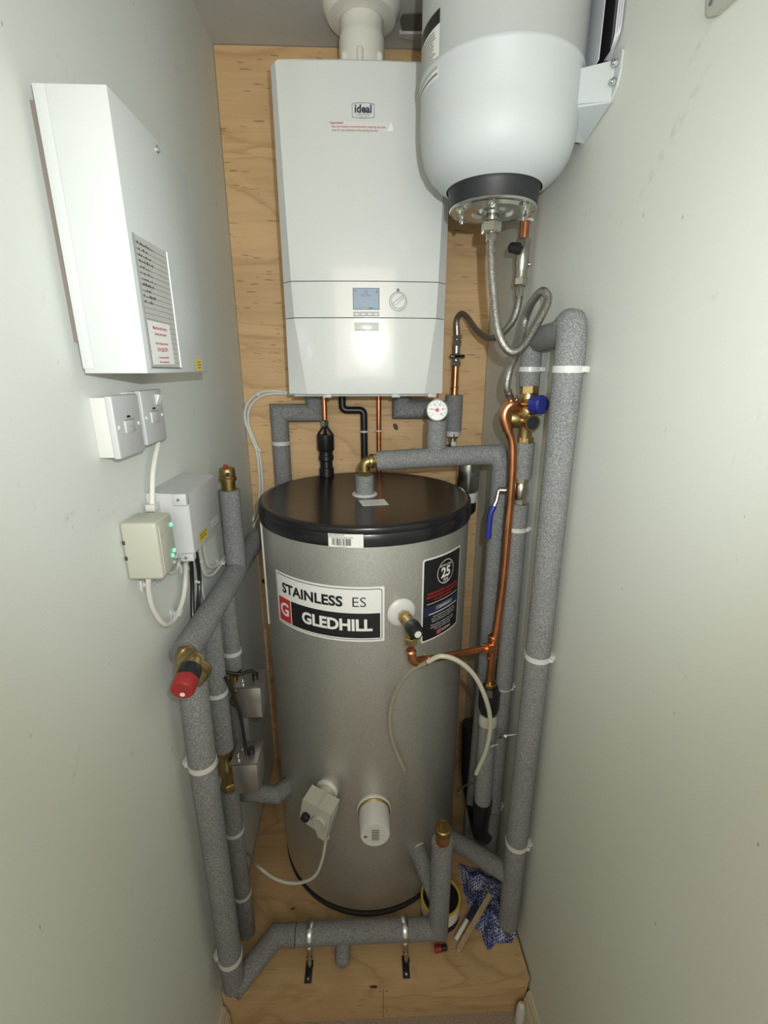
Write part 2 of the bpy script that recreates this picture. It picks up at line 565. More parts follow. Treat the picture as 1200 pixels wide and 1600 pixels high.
# plywood plinth across the whole cupboard
t = thing('plywood_plinth', 'low plywood plinth with nailed front boards, carrying the silver cylinder', 'plinth', (0, 1.1, 0))
m = MB(); m.hull([(XL + 0.002, PY - 0.004, PZ - 0.018), (xr(PY) - 0.006, PY - 0.004, PZ - 0.018), (xr(BACK) - 0.002, BACK - 0.001, PZ - 0.018), (XL + 0.002, BACK - 0.001, PZ - 0.018)],
                 [(XL + 0.002, PY - 0.004, PZ), (xr(PY) - 0.006, PY - 0.004, PZ), (xr(BACK) - 0.002, BACK - 0.001, PZ), (XL + 0.002, BACK - 0.001, PZ)], PLYF)
m.build('top_board', t)
m = MB(); m.box((XL + 0.002, PY, 0.0), (0.0285, PY + 0.018, PZ - 0.018), PLYF); fb = m.build('front_board', t)
m = MB(); m.box((0.0297, PY, 0.0), (xr(PY) - 0.006, PY + 0.018, PZ - 0.018), PLYF); m.build('front_board', t)
for x, z in ((0.021, 0.108), (0.038, 0.108), (0.021, 0.03), (0.038, 0.03)):
    m = MB(); m.cyl((x, PY - 0.0008, z), (x, PY + 0.002, z), 0.0016, SEAM, seg=10); m.build('nail_head', t)

# ------------------------------------------------------------------ reusable fittings
def foam_piece(pts, r, parent, name='foam_sleeve', seg=28):
    m = MB(); m.tube(pts, r, FOAM, seg)
    return m.build(name, parent, auto=32)

def clip_proto():
    # white plastic pipe clip: unit ring of radius 1 cm, its foot towards +X
    root = thing('pipe_clip', 'proto', 'pipe clip')
    m = MB()
    n = 28; vs = []; fs = []
    for i in range(n + 1):
        a = math.radians(25 + 310 * i / n)
        for rr, zz in ((1.0, -0.29), (1.08, -0.29), (1.08, 0.29), (1.0, 0.29)):
            vs.append((0.01 * rr * math.cos(a), 0.01 * rr * math.sin(a), 0.01 * zz))
    for i in range(n):
        for k in range(4):
            fs.append([4 * i + k, 4 * i + (k + 1) % 4, 4 * i + 4 + (k + 1) % 4, 4 * i + 4 + k])
    fs.append([0, 1, 2, 3]); fs.append([4 * n + 3, 4 * n + 2, 4 * n + 1, 4 * n])
    m.add(vs, fs, WPLAS, True)
    m.build('clip_ring', root)
    m = MB()
    m.box((0.0085, -0.0048, -0.0028), (0.0125, 0.0048, 0.0028), WPLAS, 0.0004)
    m.box((0.0120, -0.0030, -0.0022), (0.0146, 0.0030, 0.0022), WPLAS)
    m.build('clip_foot', root)
    m = MB()
    m.box((0.0070, -0.0078, -0.0022), (0.0110, -0.0062, 0.0022), WPLAS, 0.0003)
    m.build('clip_latch', root)
    return root
CLIP = clip_proto(); USED = [False]
def copy_thing(root):
    r = root.copy(); COL.objects.link(r)
    for ch in list(root.children):
        c = ch.copy(); COL.objects.link(c); c.parent = r
        for g in ch.children:
            d = g.copy(); COL.objects.link(d); d.parent = c
    return r
def pipe_clip(pos, r, rotz, label, group='white plastic pipe clips', zs=1.0):
    if not USED[0]:
        o = CLIP; USED[0] = True
    else:
        o = copy_thing(CLIP)
    o.location = pos
    o.rotation_euler = (0, 0, rotz)
    s = r / 0.01
    o.scale = (s, s, s * 0.8 * zs)
    o['label'] = label; o['group'] = group
    return o
RZ, LZ, BZ = 0.0, PI, PI / 2                 # feet to the right wall, the left wall, the back wall

def ell(mb, p, r, m):                        # copper collar bead
    pass

# ------------------------------------------------------------------ boiler
t = thing('wall_boiler', 'glossy white wall-hung boiler with a blue display and a round dial, on the plywood', 'boiler', (0.003, 1.38, 1.575))
BX0, BX1 = -0.196, 0.202
BY = 1.237
def bsec(z, cw, cd, inset=0.0, back=BACK - 0.004, bow=0.010):
    # half-outline of the front in plan at height z (cw chamfer width, cd chamfer depth)
    x0 = BX0 + inset; x1 = BX1 - inset
    pts = [(x0, back, z), (x0, BY + cd, z)]
    n = 10
    for i in range(n + 1):
        s = i / n
        x = x0 + cw + (x1 - x0 - 2 * cw) * s
        pts.append((x, BY - bow * (1 - (2 * s - 1) ** 2) + 0.001, z))
    pts += [(x1, BY + cd, z), (x1, back, z)]
    return pts
def loft(secs, m, mt):
    n = len(secs[0]); vs = []; fs = []
    for s in secs:
        vs += s
    for k in range(len(secs) - 1):
        for i in range(n):
            j = (i + 1) % n
            fs.append([k * n + i, k * n + j, (k + 1) * n + j, (k + 1) * n + i])
    fs.append(list(range(n))[::-1]); fs.append([(len(secs) - 1) * n + i for i in range(n)])
    m.add(vs, fs, mt, True)
    return m
g = 0.0009
m = loft([bsec(1.838 + g, 0.022, 0.026), bsec(1.95, 0.019, 0.024), bsec(2.262, 0.013, 0.02), bsec(2.266, 0.017, 0.024, 0.003, bow=0.006)], MB(), WPAINT); m.build('front_cover', t, auto=20)
m = loft([bsec(1.757 + g, 0.025, 0.028), bsec(1.838 - g, 0.022, 0.026)], MB(), WPAINT); panel = m.build('control_panel', t, auto=20)
m = loft([bsec(1.5765, 0.048, 0.020, 0.0, bow=0.004), bsec(1.64, 0.040, 0.024, 0.0, bow=0.008), bsec(1.757 - g, 0.025, 0.028)], MB(), WPAINT); low = m.build('lower_panel', t, auto=20)
m = loft([bsec(1.70, 0.05, 0.045, 0.004, bow=-0.02), bsec(1.87, 0.05, 0.045, 0.004, bow=-0.02)], MB(), SEAM); m.build('inner_frame', t)
m = MB(); m.box((BX0 + 0.012, BY + 0.03, 1.569), (BX1 - 0.012, BACK - 0.004, 1.578), GREYST)
for x in (-0.11, 0.07, 0.165):
    m.box((x, BY + 0.022, 1.566), (x + 0.022, BY + 0.05, 1.577), WPLAS, 0.001)
m.build('underside_tray', t)
def bf(u, v):                                # on the bowed front; u from boiler centre, v world z
    cx = (BX0 + BX1) / 2
    s = max(-1, min(1, u / 0.176))
    return Vector((cx + u, BY - 0.010 * (1 - s * s) + 0.001 - 0.0007, v))
def px_bf(x, y):
    p = on_y(x, y, BY - 0.009)
    return p.x - (BX0 + BX1) / 2, p.z
u0, v0 = px_bf(553, 483); u1, v1 = px_bf(591.5, 451)
m = MB(); m.quad(bf, u0 - .002, v0 - .0015, u1 + .002, v1 + .0015, GINK, 4)
b2 = lambda u, v: bf(u, v) + Vector((0, -0.0005, 0))
b3 = lambda u, v: bf(u, v) + Vector((0, -0.0009, 0))
m.quad(b2, u0, v0, u1, v1, LCD, 4)
m.quad(b3, u0 + .003, v1 - .007, u0 + .006, v1 - .003, GINK)
m.quad(b3, u1 - .0055, v1 - .009, u1 - .003, v1 - .003, GINK)
for k in range(3):
    m.quad(b3, u0 + .0255 + .0028 * k * 0, v1 - .005 - .0028 * k, u0 + .0275, v1 - .0035 - .0028 * k, GINK)
m.quad(b3, u0 + .031, v1 - .011, u0 + .033, v1 - .0035, GINK)
m.quad(b3, u0 + .018, v1 - .0138, u0 + .042, v1 - .0130, GINK)
m.quad(b3, u0 + .020, v1 - .0168, u0 + .040, v1 - .0160, GINK)
m.quad(b3, u0 + .003, v0 + .0035, u1 - .003, v0 + .004, GINK)
m.text('MENU', 0.004, lambda a, b: b3(u1 - .018 + a, v0 + .0018 + b), INK, 0.02)
m.build('display_screen', panel, 'blue backlit display screen')
for k in range(4):
    a = px_bf(553 + k * 10.3, 493.5); b = px_bf(561 + k * 10.3, 488)
    m = MB(); pa = b2(a[0], a[1]); pb = b2(b[0], b[1])
    m.box((pa.x - .0008, pa.y - .0001, pa.z - .0008), (pb.x + .0008, pa.y + .002, pb.z + .0008), GINK, 0.0004)
    m.box((pa.x, pa.y - .0008, pa.z), (pb.x, pa.y + .002, pb.z), WPLAS, 0.0007)
    m.build('button', panel)
dc = px_bf(622, 471)
p = bf(*dc)
m = MB(); m.lathe([(0.0215, -0.0002), (0.0215, 0.0006)], p, (0, -1, 0), GINK, 40)
m.lathe([(0.0203, 0), (0.0203, 0.0012), (0.0175, 0.0016)], p, (0, -1, 0), WPLAS, 40)
m.lathe([(0.0170, 0.001), (0.0168, 0.0075), (0.0155, 0.0085)], p, (0, -1, 0), WPLAS, 40)
R = Matrix.Translation(p + Vector((0, -0.009, 0))) @ Matrix.Rotation(-math.radians(38), 4, 'Y')
m.box((-0.0145, -0.003, -0.0035), (0.0145, 0.0015, 0.0035), WPLAS, 0.0012, M=R)
m.box((-0.0155, -0.0033, 0.0034), (0.0155, 0.0, 0.0042), GREYST, M=R)
m.build('dial', panel, 'round ribbed control dial')
a = px_bf(620, 455.5); b = px_bf(624, 451)
m = MB(); m.quad(b2, a[0], a[1], b[0], b[1], GINK); m.build('dial_mark', panel)
# handle scoop under the seam
a = px_bf(554, 517); b = px_bf(592, 504)
m = MB(); pa = bf(*a); pb = bf(*b)
m.box((pa.x, pa.y - .0006, pa.z), (pb.x, pa.y + .004, pb.z), WPAINT, 0.0015)
m.box((pa.x, pa.y - .0028, pa.z), (pb.x, pa.y + .004, pa.z + .003), WPAINT, 0.0012)
m.build('pull_handle', low)
# badge
def arch(u):
    return 0.0025 * (1 - (u / 0.0225) ** 2)
c0 = px_bf(567.5, 173)
m = MB()
n = 14
out = []; inn = []
for (W, H, dst) in ((0.0245, 0.0120, out), (0.0236, 0.0112, inn)):
    for i in range(n + 1):
        u = -W + 2 * W * i / n
        dst.append((u, H + 0.0025 * (1 - (u / W) ** 2)))
    for i in range(n + 1):
        u = W - 2 * W * i / n
        dst.append((u, -H - 0.0025 * (1 - (u / W) ** 2)))
vs = [b2(c0[0] + u, c0[1] + v) for u, v in out + inn]
k = len(out)
m.add(vs, [[i, (i + 1) % k, k + (i + 1) % k, k + i] for i in range(k)], GINK)
m.text('ideal', 0.0205, lambda a, b: b2(c0[0] + a, c0[1] + 0.0025 + b), NAVY, 0.03)
m.text('HEATING', 0.0052, lambda a, b: b2(c0[0] + a, c0[1] - 0.0078 + b), GINK, 0.0, spacing=1.35)
m.text('LOGIC HEAT', 0.0030, lambda a, b: b2(c0[0] + a, c0[1] - 0.0118 + b), GINK)
m.build('brand_badge', t, 'ideal heating badge in a thin arched outline')
s0 = px_bf(515, 205); s1 = px_bf(615, 191)
m = MB(); m.quad(bf, s0[0], s0[1], s1[0], s1[1], mat('clear_sticker', (0.70, 0.70, 0.68), 0.2), 6)
m.text('Important!', 0.0068, lambda a, b: b2(s0[0] + .001 + a, s1[1] - .003 + b), PINK, 0.02, 'LEFT')
m.text('Place the insulation instructed before replacing the outer', 0.0060, lambda a, b: b2(s0[0] + .004 + a, s1[1] - .0098 + b), PINK, 0.01, 'LEFT', xs=0.86)
m.text('cover for use combustion when igniting the tube', 0.0060, lambda a, b: b2(s0[0] + .004 + a, s1[1] - .0162 + b), PINK, 0.01, 'LEFT', xs=0.86)
m.build('warning_sticker', t, 'clear sticker with red warning lines')
m = MB(); q = [b3(s1[0] - .014, s0[1] + .001), b3(s1[0] + .001, s0[1] + .003), b3(s1[0] - .006, s1[1] - .001) + Vector((0, -.004, 0))]
m.add(q + [x + Vector((0, -.0004, 0)) for x in q], [[0, 1, 2], [5, 4, 3], [0, 1, 4, 3], [1, 2, 5, 4], [2, 0, 3, 5]], LABELW); m.build('peeling_corner', t)

# flue
t = thing('flue_pipe', 'cream-white flue pipe rising from the boiler through the ceiling', 'flue', (0.002, 1.37, 2.266))
c = (0.002, 1.37, 2.266)
m = MB(); m.lathe([(0.052, 0), (0.0535, 0.016), (0.0535, 0.100), (0.0515, 0.110), (0.0495, 0.113), (0.0495, 0.169)], c, (0, 0, 1), FLUEM, 48, cap=False); m.build('pipe', t)
for a in (-140, -95, -40, 10):
    m = MB(); A = math.radians(a); x = c[0] + 0.0525 * math.cos(A); y = c[1] + 0.0525 * math.sin(A)
    m.cyl((x, y, c[2] + 0.036), (x, y, c[2] + 0.062), 0.008, FLUEM, seg=14); m.lathe([(0.008, 0), (0.006, 0.004), (0, 0.006)], (x, y, c[2] + 0.062), (0, 0, 1), FLUEM, 14)
    m.build('locking_lug', t)
m = MB(); m.lathe([(0.050, -0.030), (0.078, -0.026), (0.088, -0.012), (0.090, 0)], (c[0], c[1], CEILZ), (0, 0, 1), FLUEM, 56, cap=False); m.build('ceiling_collar', t, 'round rubber-edged ceiling collar')
# broken ceiling patch beside it
m = MB(); A = [on_z(*q, CEILZ) for q in ((630, 20), (700, 16), (702, 46), (628, 46), (625, 30))]
m.prism([a - Vector((0, 0, 0.003)) for a in A], (0, 0, 0.003), VOID)
B = [on_z(*q, CEILZ) for q in ((624, 47), (700, 46), (702, 57), (640, 56), (622, 52))]
m.prism([a - Vector((0, 0, 0.008)) for a in B], (0, 0, 0.008), WHITETORN)
m.solo('ceiling_patch', 'broken rectangular patch in the ceiling with a torn plaster edge beside the flue', 'ceiling patch')

# ------------------------------------------------------------------ hot water cylinder
CX, CY, CR = -0.002, 1.210, 0.275
t = thing('hot_water_cylinder', 'tall silver hot water cylinder with a black lid standing on the plywood plinth', 'water cylinder', (CX, CY, PZ))
m = MB(); m.lathe([(CR - 0.006, 0.022), (CR - .001, 0.026), (CR, 0.034), (CR, 1.150)], (CX, CY, PZ), (0, 0, 1), CASING, 128, cap=False); m.build('casing', t)
m = MB(); m.lathe([(0.0, 0.0), (CR - 0.002, 0.0), (CR + 0.0005, 0.003), (CR + .0005, 0.010), (CR - 0.004, 0.014), (CR - 0.004, 0.028)], (CX, CY, PZ), (0, 0, 1), BRUB, 96, cap=False); m.build('base_ring', t)
m = MB(); m.lathe([(CR, 0.0), (CR + 0.004, 0.0), (CR + 0.0045, 0.002), (CR + 0.0045, 0.026), (CR + 0.0025, 0.029), (CR + 0.0035, 0.031), (CR + 0.0028, 0.041), (CR + 0.0005, 0.0442), (CR - 0.010, 0.0452), (CR - 0.014, 0.044), (0, 0.044)], (CX, CY, 1.274), (0, 0, 1), BLID, 128, cap=False); m.build('lid', t, 'glossy black moulded lid', auto=50)
LIDZ = 1.318
# vertical lap seam at the left
phs = math.radians(-73)
m = MB()
for (z0, z1) in ((0.98, 1.272),):
    m.tube([(CX + (CR + .001) * math.sin(phs), CY - (CR + .001) * math.cos(phs), z0), (CX + (CR + .001) * math.sin(phs), CY - (CR + .001) * math.cos(phs), z1)], 0.003, WPLAS, 8)
m.build('lap_seam', t)
def cylf(uc, zc, off=0.0006):
    def f(u, v):
        a = (uc + u) / CR
        return Vector((CX + (CR + off) * math.sin(a), CY - (CR + off) * math.cos(a), zc + v))
    return f
def rrect(mb, f, w, h, r, mt, n=4, strips=24):
    # rounded rectangle laid on f, as vertical strips
    us = sorted(set([-w / 2 + r * (1 - math.cos(PI / 2 * i / n)) for i in range(n + 1)] + [w / 2 - r * (1 - math.cos(PI / 2 * i / n)) for i in range(n + 1)] + [-w / 2 + r + (w - 2 * r) * i / strips for i in range(strips + 1)]))
    vs = []
    for u in us:
        d = max(0, abs(u) - (w / 2 - r))
        k = h / 2 - r + math.sqrt(max(0, r * r - d * d))
        vs += [f(u, -k), f(u, k)]
    mb.add(vs, [[2 * i, 2 * i + 2, 2 * i + 3, 2 * i + 1] for i in range(len(us) - 1)], mt)
# STAINLESS ES / GLEDHILL label
LW, LH = 0.290, 0.138
uc, zc = -0.105, 1.1105
L0 = cylf(uc, zc, 0.0006); L1 = cylf(uc, zc, 0.0010); L2 = cylf(uc, zc, 0.0014); L3 = cylf(uc, zc, 0.0018)
m = MB()
rrect(m, L0, LW, LH, 0.003, LABELW)
rrect(m, L1, LW - 0.010, LH - 0.010, 0.007, INK)
rrect(m, L2, LW - 0.013, LH - 0.013, 0.006, LABELW)
m.quad(L3, -LW / 2 + .010, -LH / 2 + .010, -LW / 2 + .054, 0.004, RINK, 6)
m.quad(L3, -LW / 2 + .057, -LH / 2 + .010, LW / 2 - .010, 0.004, INK, 20)
L4 = cylf(uc, zc, 0.0022)
m.text('STAINLESS', 0.0345, lambda a, b: L4(-.033 + a, .031 + b), INK, 0.034, spacing=1.02, xs=1.03)
m.text('ES', 0.0345, lambda a, b: L4(.088 + a, .031 + b), INK, -0.006, spacing=1.02, xs=1.03)
m.text('GLEDHILL', 0.0400, lambda a, b: L4(.031 + a, -.0272 + b), WINK, 0.036, spacing=0.98, xs=0.98)
m.text('G', 0.047, lambda a, b: L4(-LW / 2 + .032 + a, -.0275 + b), WINK, 0.024)
m.build('brand_label', t, 'wide white label reading STAINLESS ES GLEDHILL')
# 25 year warranty label
uc, zc = 0.2025, 1.1205
K0 = cylf(uc, zc, 0.0006); K1 = cylf(uc, zc, 0.0010); K2 = cylf(uc, zc, 0.0014)
m = MB(); rrect(m, K0, 0.141, 0.215, 0.007, LABELW); rrect(m, K1, 0.133, 0.207, 0.005, INK)
ring = []
for rr in (0.0305, 0.0290):
    ring += [K2(0.004 + rr * 1.0 * math.cos(2 * PI * i / 40), 0.061 + rr * math.sin(2 * PI * i / 40)) for i in range(40)]
m.add(ring, [[i, (i + 1) % 40, 40 + (i + 1) % 40, 40 + i] for i in range(40)], WINK)
m.text('25', 0.035, lambda a, b: K2(.004 + a, .0585 + b), WINK, 0.035)
m.text('UP TO A FULL', 0.0068, lambda a, b: K2(.004 + a, .0775 + b), WINK, 0.02)
m.text('YEAR', 0.0085, lambda a, b: K2(.004 + a, .0405 + b), WINK, 0.02)
m.text('WARRANTY', 0.0045, lambda a, b: K2(.004 + a, .0345 + b), WINK, 0.0)
for i, s in enumerate(('PLEASE REGISTER YOUR CYLINDER', 'WITHIN 30 DAYS TO ACTIVATE THE', '25 YEAR WARRANTY')):
    m.text(s, 0.0072, lambda a, b, i=i: K2(a, .017 - .0088 * i + b), RINK, 0.02, xs=0.98)
m.quad(K2, -.056, -.0095, .058, -.0105 + .0022, WINK, 8)
m.quad(K2, -.066, -.041, .066, -.016, NAVY, 8)
K3 = cylf(uc, zc, 0.0018)
m.quad(K3, -.028, -.030, .034, -.019, GINK, 6)
m.text('gledhill.net', 0.0085, lambda a, b: cylf(uc, zc, .0022)(.003 + a, -.0245 + b), LABELW, 0.0)
m.quad(K3, -.050, -.0375, .056, -.0355, WINK, 8)
for i, s in enumerate(('Alternatively call our customer care', 'team to register over the telephone and', 'keep the serial number ready for them')):
    m.text(s, 0.0056, lambda a, b, i=i: K2(.004 + a, -.0455 - .0062 * i + b), WINK, 0.0, xs=0.98)
for i, s in enumerate(('This warranty is subject to the correct', 'installation and a yearly service record', 'terms and conditions apply')):
    m.text(s, 0.0056, lambda a, b, i=i: K2(a, -.0680 - .0062 * i + b), WINK, 0.0, xs=0.98)
m.quad(K2, -.022, -.0985, -.006, -.0865, PINK, 2)
m.text('GLEDHILL', 0.0085, lambda a, b: K2(.014 + a, -.0925 + b), WINK, 0.01)
m.build('warranty_label', t, 'tall black label with a big 25 in a circle')
# barcode on the lid rim
def lidf(u, v, off=0.0050):
    a = (-0.0425 + u) / CR
    return Vector((CX + (CR + off) * math.sin(a), CY - (CR + off) * math.cos(a), 1.2895 + v))
m = MB(); m.quad(lidf, -.0375, -.0160, .0375, .0145, LABELW, 8)
x = -.030
rnd = random.Random(3)
while x < .012:
    wd = rnd.choice((.0006, .001, .0016)); m.quad(lambda u, v: lidf(u, v, .0054), x, -.0115, x + wd, .0040, INK); x += wd + rnd.choice((.0007, .0011, .0018))
m.text('SESINPIN210', 0.0062, lambda a, b: lidf(-.0195 + a, .0115 + b, .0054), INK, 0.0)
m.text('STAINLESS ES IND 210L', 0.0052, lambda a, b: lidf(-.0100 + a, .0065 + b, .0054), INK, 0.0)
m.text('0 1 2 3 4 5 6 7', 0.004, lambda a, b: lidf(-.010 + a, -.0138 + b, .0054), INK, 0.0)
m.build('barcode_sticker', t, 'white barcode sticker on the lid rim')
m = MB(); q = [on_z(*s, LIDZ + 0.0008) for s in ((560, 782), (600, 780), (608, 789), (567, 791))]
m.prism(q, (0, 0, 0.0003), LABELW)
def lt(u, v):
    a = q[0] + (q[1] - q[0]) * u + (q[3] - q[0]) * (1 - v)
    return a + Vector((0, 0, 0.0005))
for i in range(4):
    m.quad(lt, .12, .22 + .17 * i, .85 - .1 * (i % 2), .26 + .17 * i, GREYST)
m.build('lid_sticker', t)

# ------------------------------------------------------------------ expansion vessel
TX, TY, TR = 0.246, 1.010, 0.140
t = thing('expansion_vessel', 'big white expansion vessel hung high on the right wall', 'expansion vessel', (TX, TY, 1.925))
prof = [(0.088, 1.958), (0.105, 1.968), (0.120, 1.982), (0.131, 2.000), (0.137, 2.022), (TR, 2.050), (TR, 2.112), (TR + .0022, 2.114), (TR + .0028, 2.118), (TR + .0018, 2.122), (TR, 2.124), (TR, 2.30), (0.137, 2.34), (0.12, 2.375), (0.08, 2.395), (0, 2.40)]
m = MB(); m.lathe([(r, z) for r, z in prof], (TX, TY, 0), (0, 0, 1), WTANK, 96, cap=False); m.build('shell', t, auto=60)
m = MB(); m.lathe([(0.0815, 1.928), (0.0825, 1.950), (0.086, 1.960), (0.0905, 1.964), (0.091, 1.969), (0.086, 1.974), (0.080, 1.974)], (TX, TY, 0), (0, 0, 1), BRUB, 64, cap=False); m.build('rubber_collar', t)
m = MB(); m.lathe([(0.0, 1.922), (0.022, 1.922), (0.026, 1.9265), (0.036, 1.9265), (0.040, 1.921), (0.060, 1.921), (0.064, 1.926), (0.078, 1.926), (0.080, 1.924), (0.0815, 1.926), (0.080, 1.933)], (TX, TY, 0), (0, 0, 1), ZINC, 72, cap=False); fl = m.build('flange', t)
for i in range(6):
    a = 2 * PI * (i + 0.25) / 6
    m = MB(); x, y = TX + .068 * math.cos(a), TY + .068 * math.sin(a)
    m.hexnut((x, y, 1.919), (x, y, 1.926), .0062, ZINC); m.cyl((x, y, 1.915), (x, y, 1.920), .0033, ZINC, seg=12); m.build('bolt', fl)
def tf(u, v, off=.0006):
    a = u / TR
    return Vector((TX + (TR + off) * math.sin(a), TY - (TR + off) * math.cos(a), v))
m = MB(); m.quad(tf, -.225, 2.095, -.143, 2.185, LABELW, 12)
m.quad(lambda u, v: tf(u, v, .0010), -.225, 2.166, -.143, 2.185, INK, 12)
for i in range(9):
    m.quad(lambda u, v: tf(u, v, .0010), -.220 + rnd.random() * .005, 2.126 + .0042 * i, -.150 - rnd.random() * .012, 2.1275 + .0042 * i, GINK, 8)
m.quad(lambda u, v: tf(u, v, .0010), -.222, 2.108, -.146, 2.124, GREYST, 8)
m.quad(lambda u, v: tf(u, v, .0010), -.222, 2.100, -.146, 2.103, GINK, 8)
m.build('rating_label', t, 'rating label with a black band')
# wall bracket carrying the vessel
wx = xr(0.93) - 0.0005
m = MB()
pl = [(0.890, 2.116), (0.884, 2.110), (0.884, 2.082), (0.890, 2.066), (0.905, 2.052), (1.0, 2.030), (1.0, 2.105), (.95, 2.112)]
m.prism([(xr(y) - .0005, y, z) for y, z in pl], (-.004, 0, 0), WTANK)
b = m.build('wall_bracket', t, 'white pressed steel wall bracket')
m = MB()
m.hull([(.402, .902, 2.052), (.402, .908, 2.052), (.345, .938, 2.060), (.345, .932, 2.060)],
       [(.402, .902, 2.106), (.402, .908, 2.106), (.345, .938, 2.106), (.345, .932, 2.106)], WTANK)
m.hull([(.402, .902, 2.050), (.402, .990, 2.028), (.372, .990, 2.032), (.345, .938, 2.056)],
       [(.402, .902, 2.053), (.402, .990, 2.031), (.372, .990, 2.035), (.345, .938, 2.060)], WTANK)
m.build('bracket_arm', b)
for z in (2.098, 2.074):
    m = MB(); m.hexnut((wx - .003, .894, z), (wx - .009, .894, z), .0055, ZINC); m.cyl((wx - .009, .894, z), (wx - .012, .894, z), .003, ZINC, seg=12); m.build('coach_screw', b)

# folder of papers behind the vessel
t = thing('document_folder', 'folder of papers with a black sheet wedged behind the white vessel at the right wall', 'document folder', (0.39, .95, 2.12))
def yz(x, y, X):
    return on_x(x, y, X)
m = MB()
q = [(900, -60), (944, -60), (934, 105), (897, 113)]
qq = [yz(*s, 0.352 if i in (1, 2) else 0.350) for i, s in enumerate(q)]
q0 = Vector((0.335, 1.115, 2.135)); 
m.prism([(0.391, 1.05, 2.112), (0.375, 0.903, 2.106), (0.375, 0.903, 2.40), (0.391, 1.05, 2.40)], (0.001, 0, 0), mat('grey_sheet', (0.62, 0.65, 0.70), 0.5)); m.build('grey_sheet', t)
m = MB(); m.prism([(0.3965, 1.03, 2.112), (0.3915, 0.903, 2.118), (0.3915, 0.903, 2.40), (0.3965, 1.03, 2.40)], (0.0012, 0, 0), DUST); m.build('black_sheet', t, 'black card sheet')
for i in range(3):
    m = MB(); m.tube(bend([(0.3955 + i * .0034, 0.902, 2.42), (0.3955 + i * .0034, 0.898, 2.126 + .006 * i), (0.3965 + i * .0034, 0.930, 2.120)], .012), 0.0015, LILAC, 8); m.build('plastic_sleeve', t)

# ------------------------------------------------------------------ metal cabinet on left wall
t = thing('metal_cabinet', 'tall white metal cabinet on the left wall with a handwritten list taped on its front', 'cabinet', (-0.335, 0.795, 1.632))
KY0, KY1, KZ0, KZ1, KX = 0.655, 0.904, 1.633, 1.945, -0.2865
m = MB(); m.box((XL + .0005, KY0 + .010, KZ0 + .040), (XL + .022, KY1 - .006, KZ1 - .012), mat('gap_shade_brown', (0.20, 0.165, 0.15), 0.6)); m.build('back_box', t, 'recessed back box')  # dark brown puts the shade of the gap behind the cover into the colour
m = MB(); m.box((XL + .0125, KY0, KZ0), (KX, KY1, KZ1), WBOX, 0.0016, 2)
m.box((XL + .0120, KY0 - .0012, KZ0 + .006), (XL + .026, KY0 + .001, KZ1 - .001), WBOX, .0004)
m.build('cover', t, 'white folded steel cover')
m = MB(); m.lathe([(0.005, 0), (0.005, .001), (0.0035, .003), (0, .0036)], (KX, 0.785, 1.932), (1, 0, 0), ZINC, 20); m.build('screw', t)
def kf(off):
    def f(u, v):                               # u from the near edge of the list, v height
        return Vector((KX + off, u, v))
    return f
K_ = kf(.0006)
m = MB()
A = [on_x(*s, KX + .0008) for s in ((206, 363), (259, 394), (282, 575), (236, 574))]
m.prism(A, (0.0004, 0, 0), PAPER)
def lf(off):
    def f(s, v):
        top = A[0] + (A[1] - A[0]) * s; bot = A[3] + (A[2] - A[3]) * s
        return bot + (top - bot) * v + Vector((off, 0, 0))
    return f
L = lf(.0007)
for i in range(22):
    v = .04 + .043 * i
    m.quad(L, .02, v, .97, v + .0035, GINK, 2)
rl = random.Random(5)
L9 = lf(.0009)
for i in range(11):
    v = .50 + .043 * i
    x = .08
    while x < .28 + .45 * rl.random():
        wd = .015 + .03 * rl.random()
        m.quad(L9, x, v + .008, x + wd, v + .012 + .018 * rl.random(), INK)
        x += wd + .012 + .04 * rl.random()
for a, b in (((0, 1), 0), ((0, 1), 1)):
    pass
m.tube([A[0] + Vector((.001, 0, 0)), A[3] + Vector((.001, .0005, 0)), A[2] + Vector((.001, 0, 0))], .0009, GINK, 6)
m.tube([A[1] + Vector((.001, 0, 0)), A[2] + Vector((.001, 0, 0))], .0011, WINK, 6)
lst = m.build('handwritten_list', t, 'lined grey paper with handwriting')
m = MB(); S = [on_x(*s, KX + .0022) for s in ((230, 500), (264, 508), (273, 569), (240, 570))]
m.prism(S, (.0003, 0, 0), LABELW)
def sf(s, v):
    top = S[0] + (S[1] - S[0]) * s; bot = S[3] + (S[2] - S[3]) * s
    return bot + (top - bot) * v + Vector((.0006, 0, 0))
wS = (S[1] - S[0]).length; hS = (S[0] - S[3]).length
for s, v, sz in (('Mayson Security Services', .86, .0056), ('Intruder alarm systems', .72, .0050), ('24 Hour Telephone Number', .50, .0044), ('0114 258 3791', .35, .0072), ('E: servicemaysonsecurity', .17, .0042), ('Www: maysonsecurity', .06, .0042)):
    m.text(s, sz, lambda a, b, v=v: sf(.5 + a / wS, v + b / hS), RINK, 0.025, xs=0.80)
m.build('alarm_company_sticker', t, 'white sticker with red lettering')
m = MB(); A2 = [on_x(*s, KX + .0006) for s in ((306, 561), (314, 561), (316, 579), (307, 579))]
m.prism(A2, (.0003, 0, 0), YEL)
def yf(s, v):
    top = A2[0] + (A2[1] - A2[0]) * s; bot = A2[3] + (A2[2] - A2[3]) * s
    return bot + (top - bot) * v + Vector((.0006, 0, 0))
for i in range(3):
    m.quad(yf, .2, .2 + .25 * i, .8, .28 + .25 * i, INK)
m.build('yellow_sticker', t, 'small yellow warning sticker')

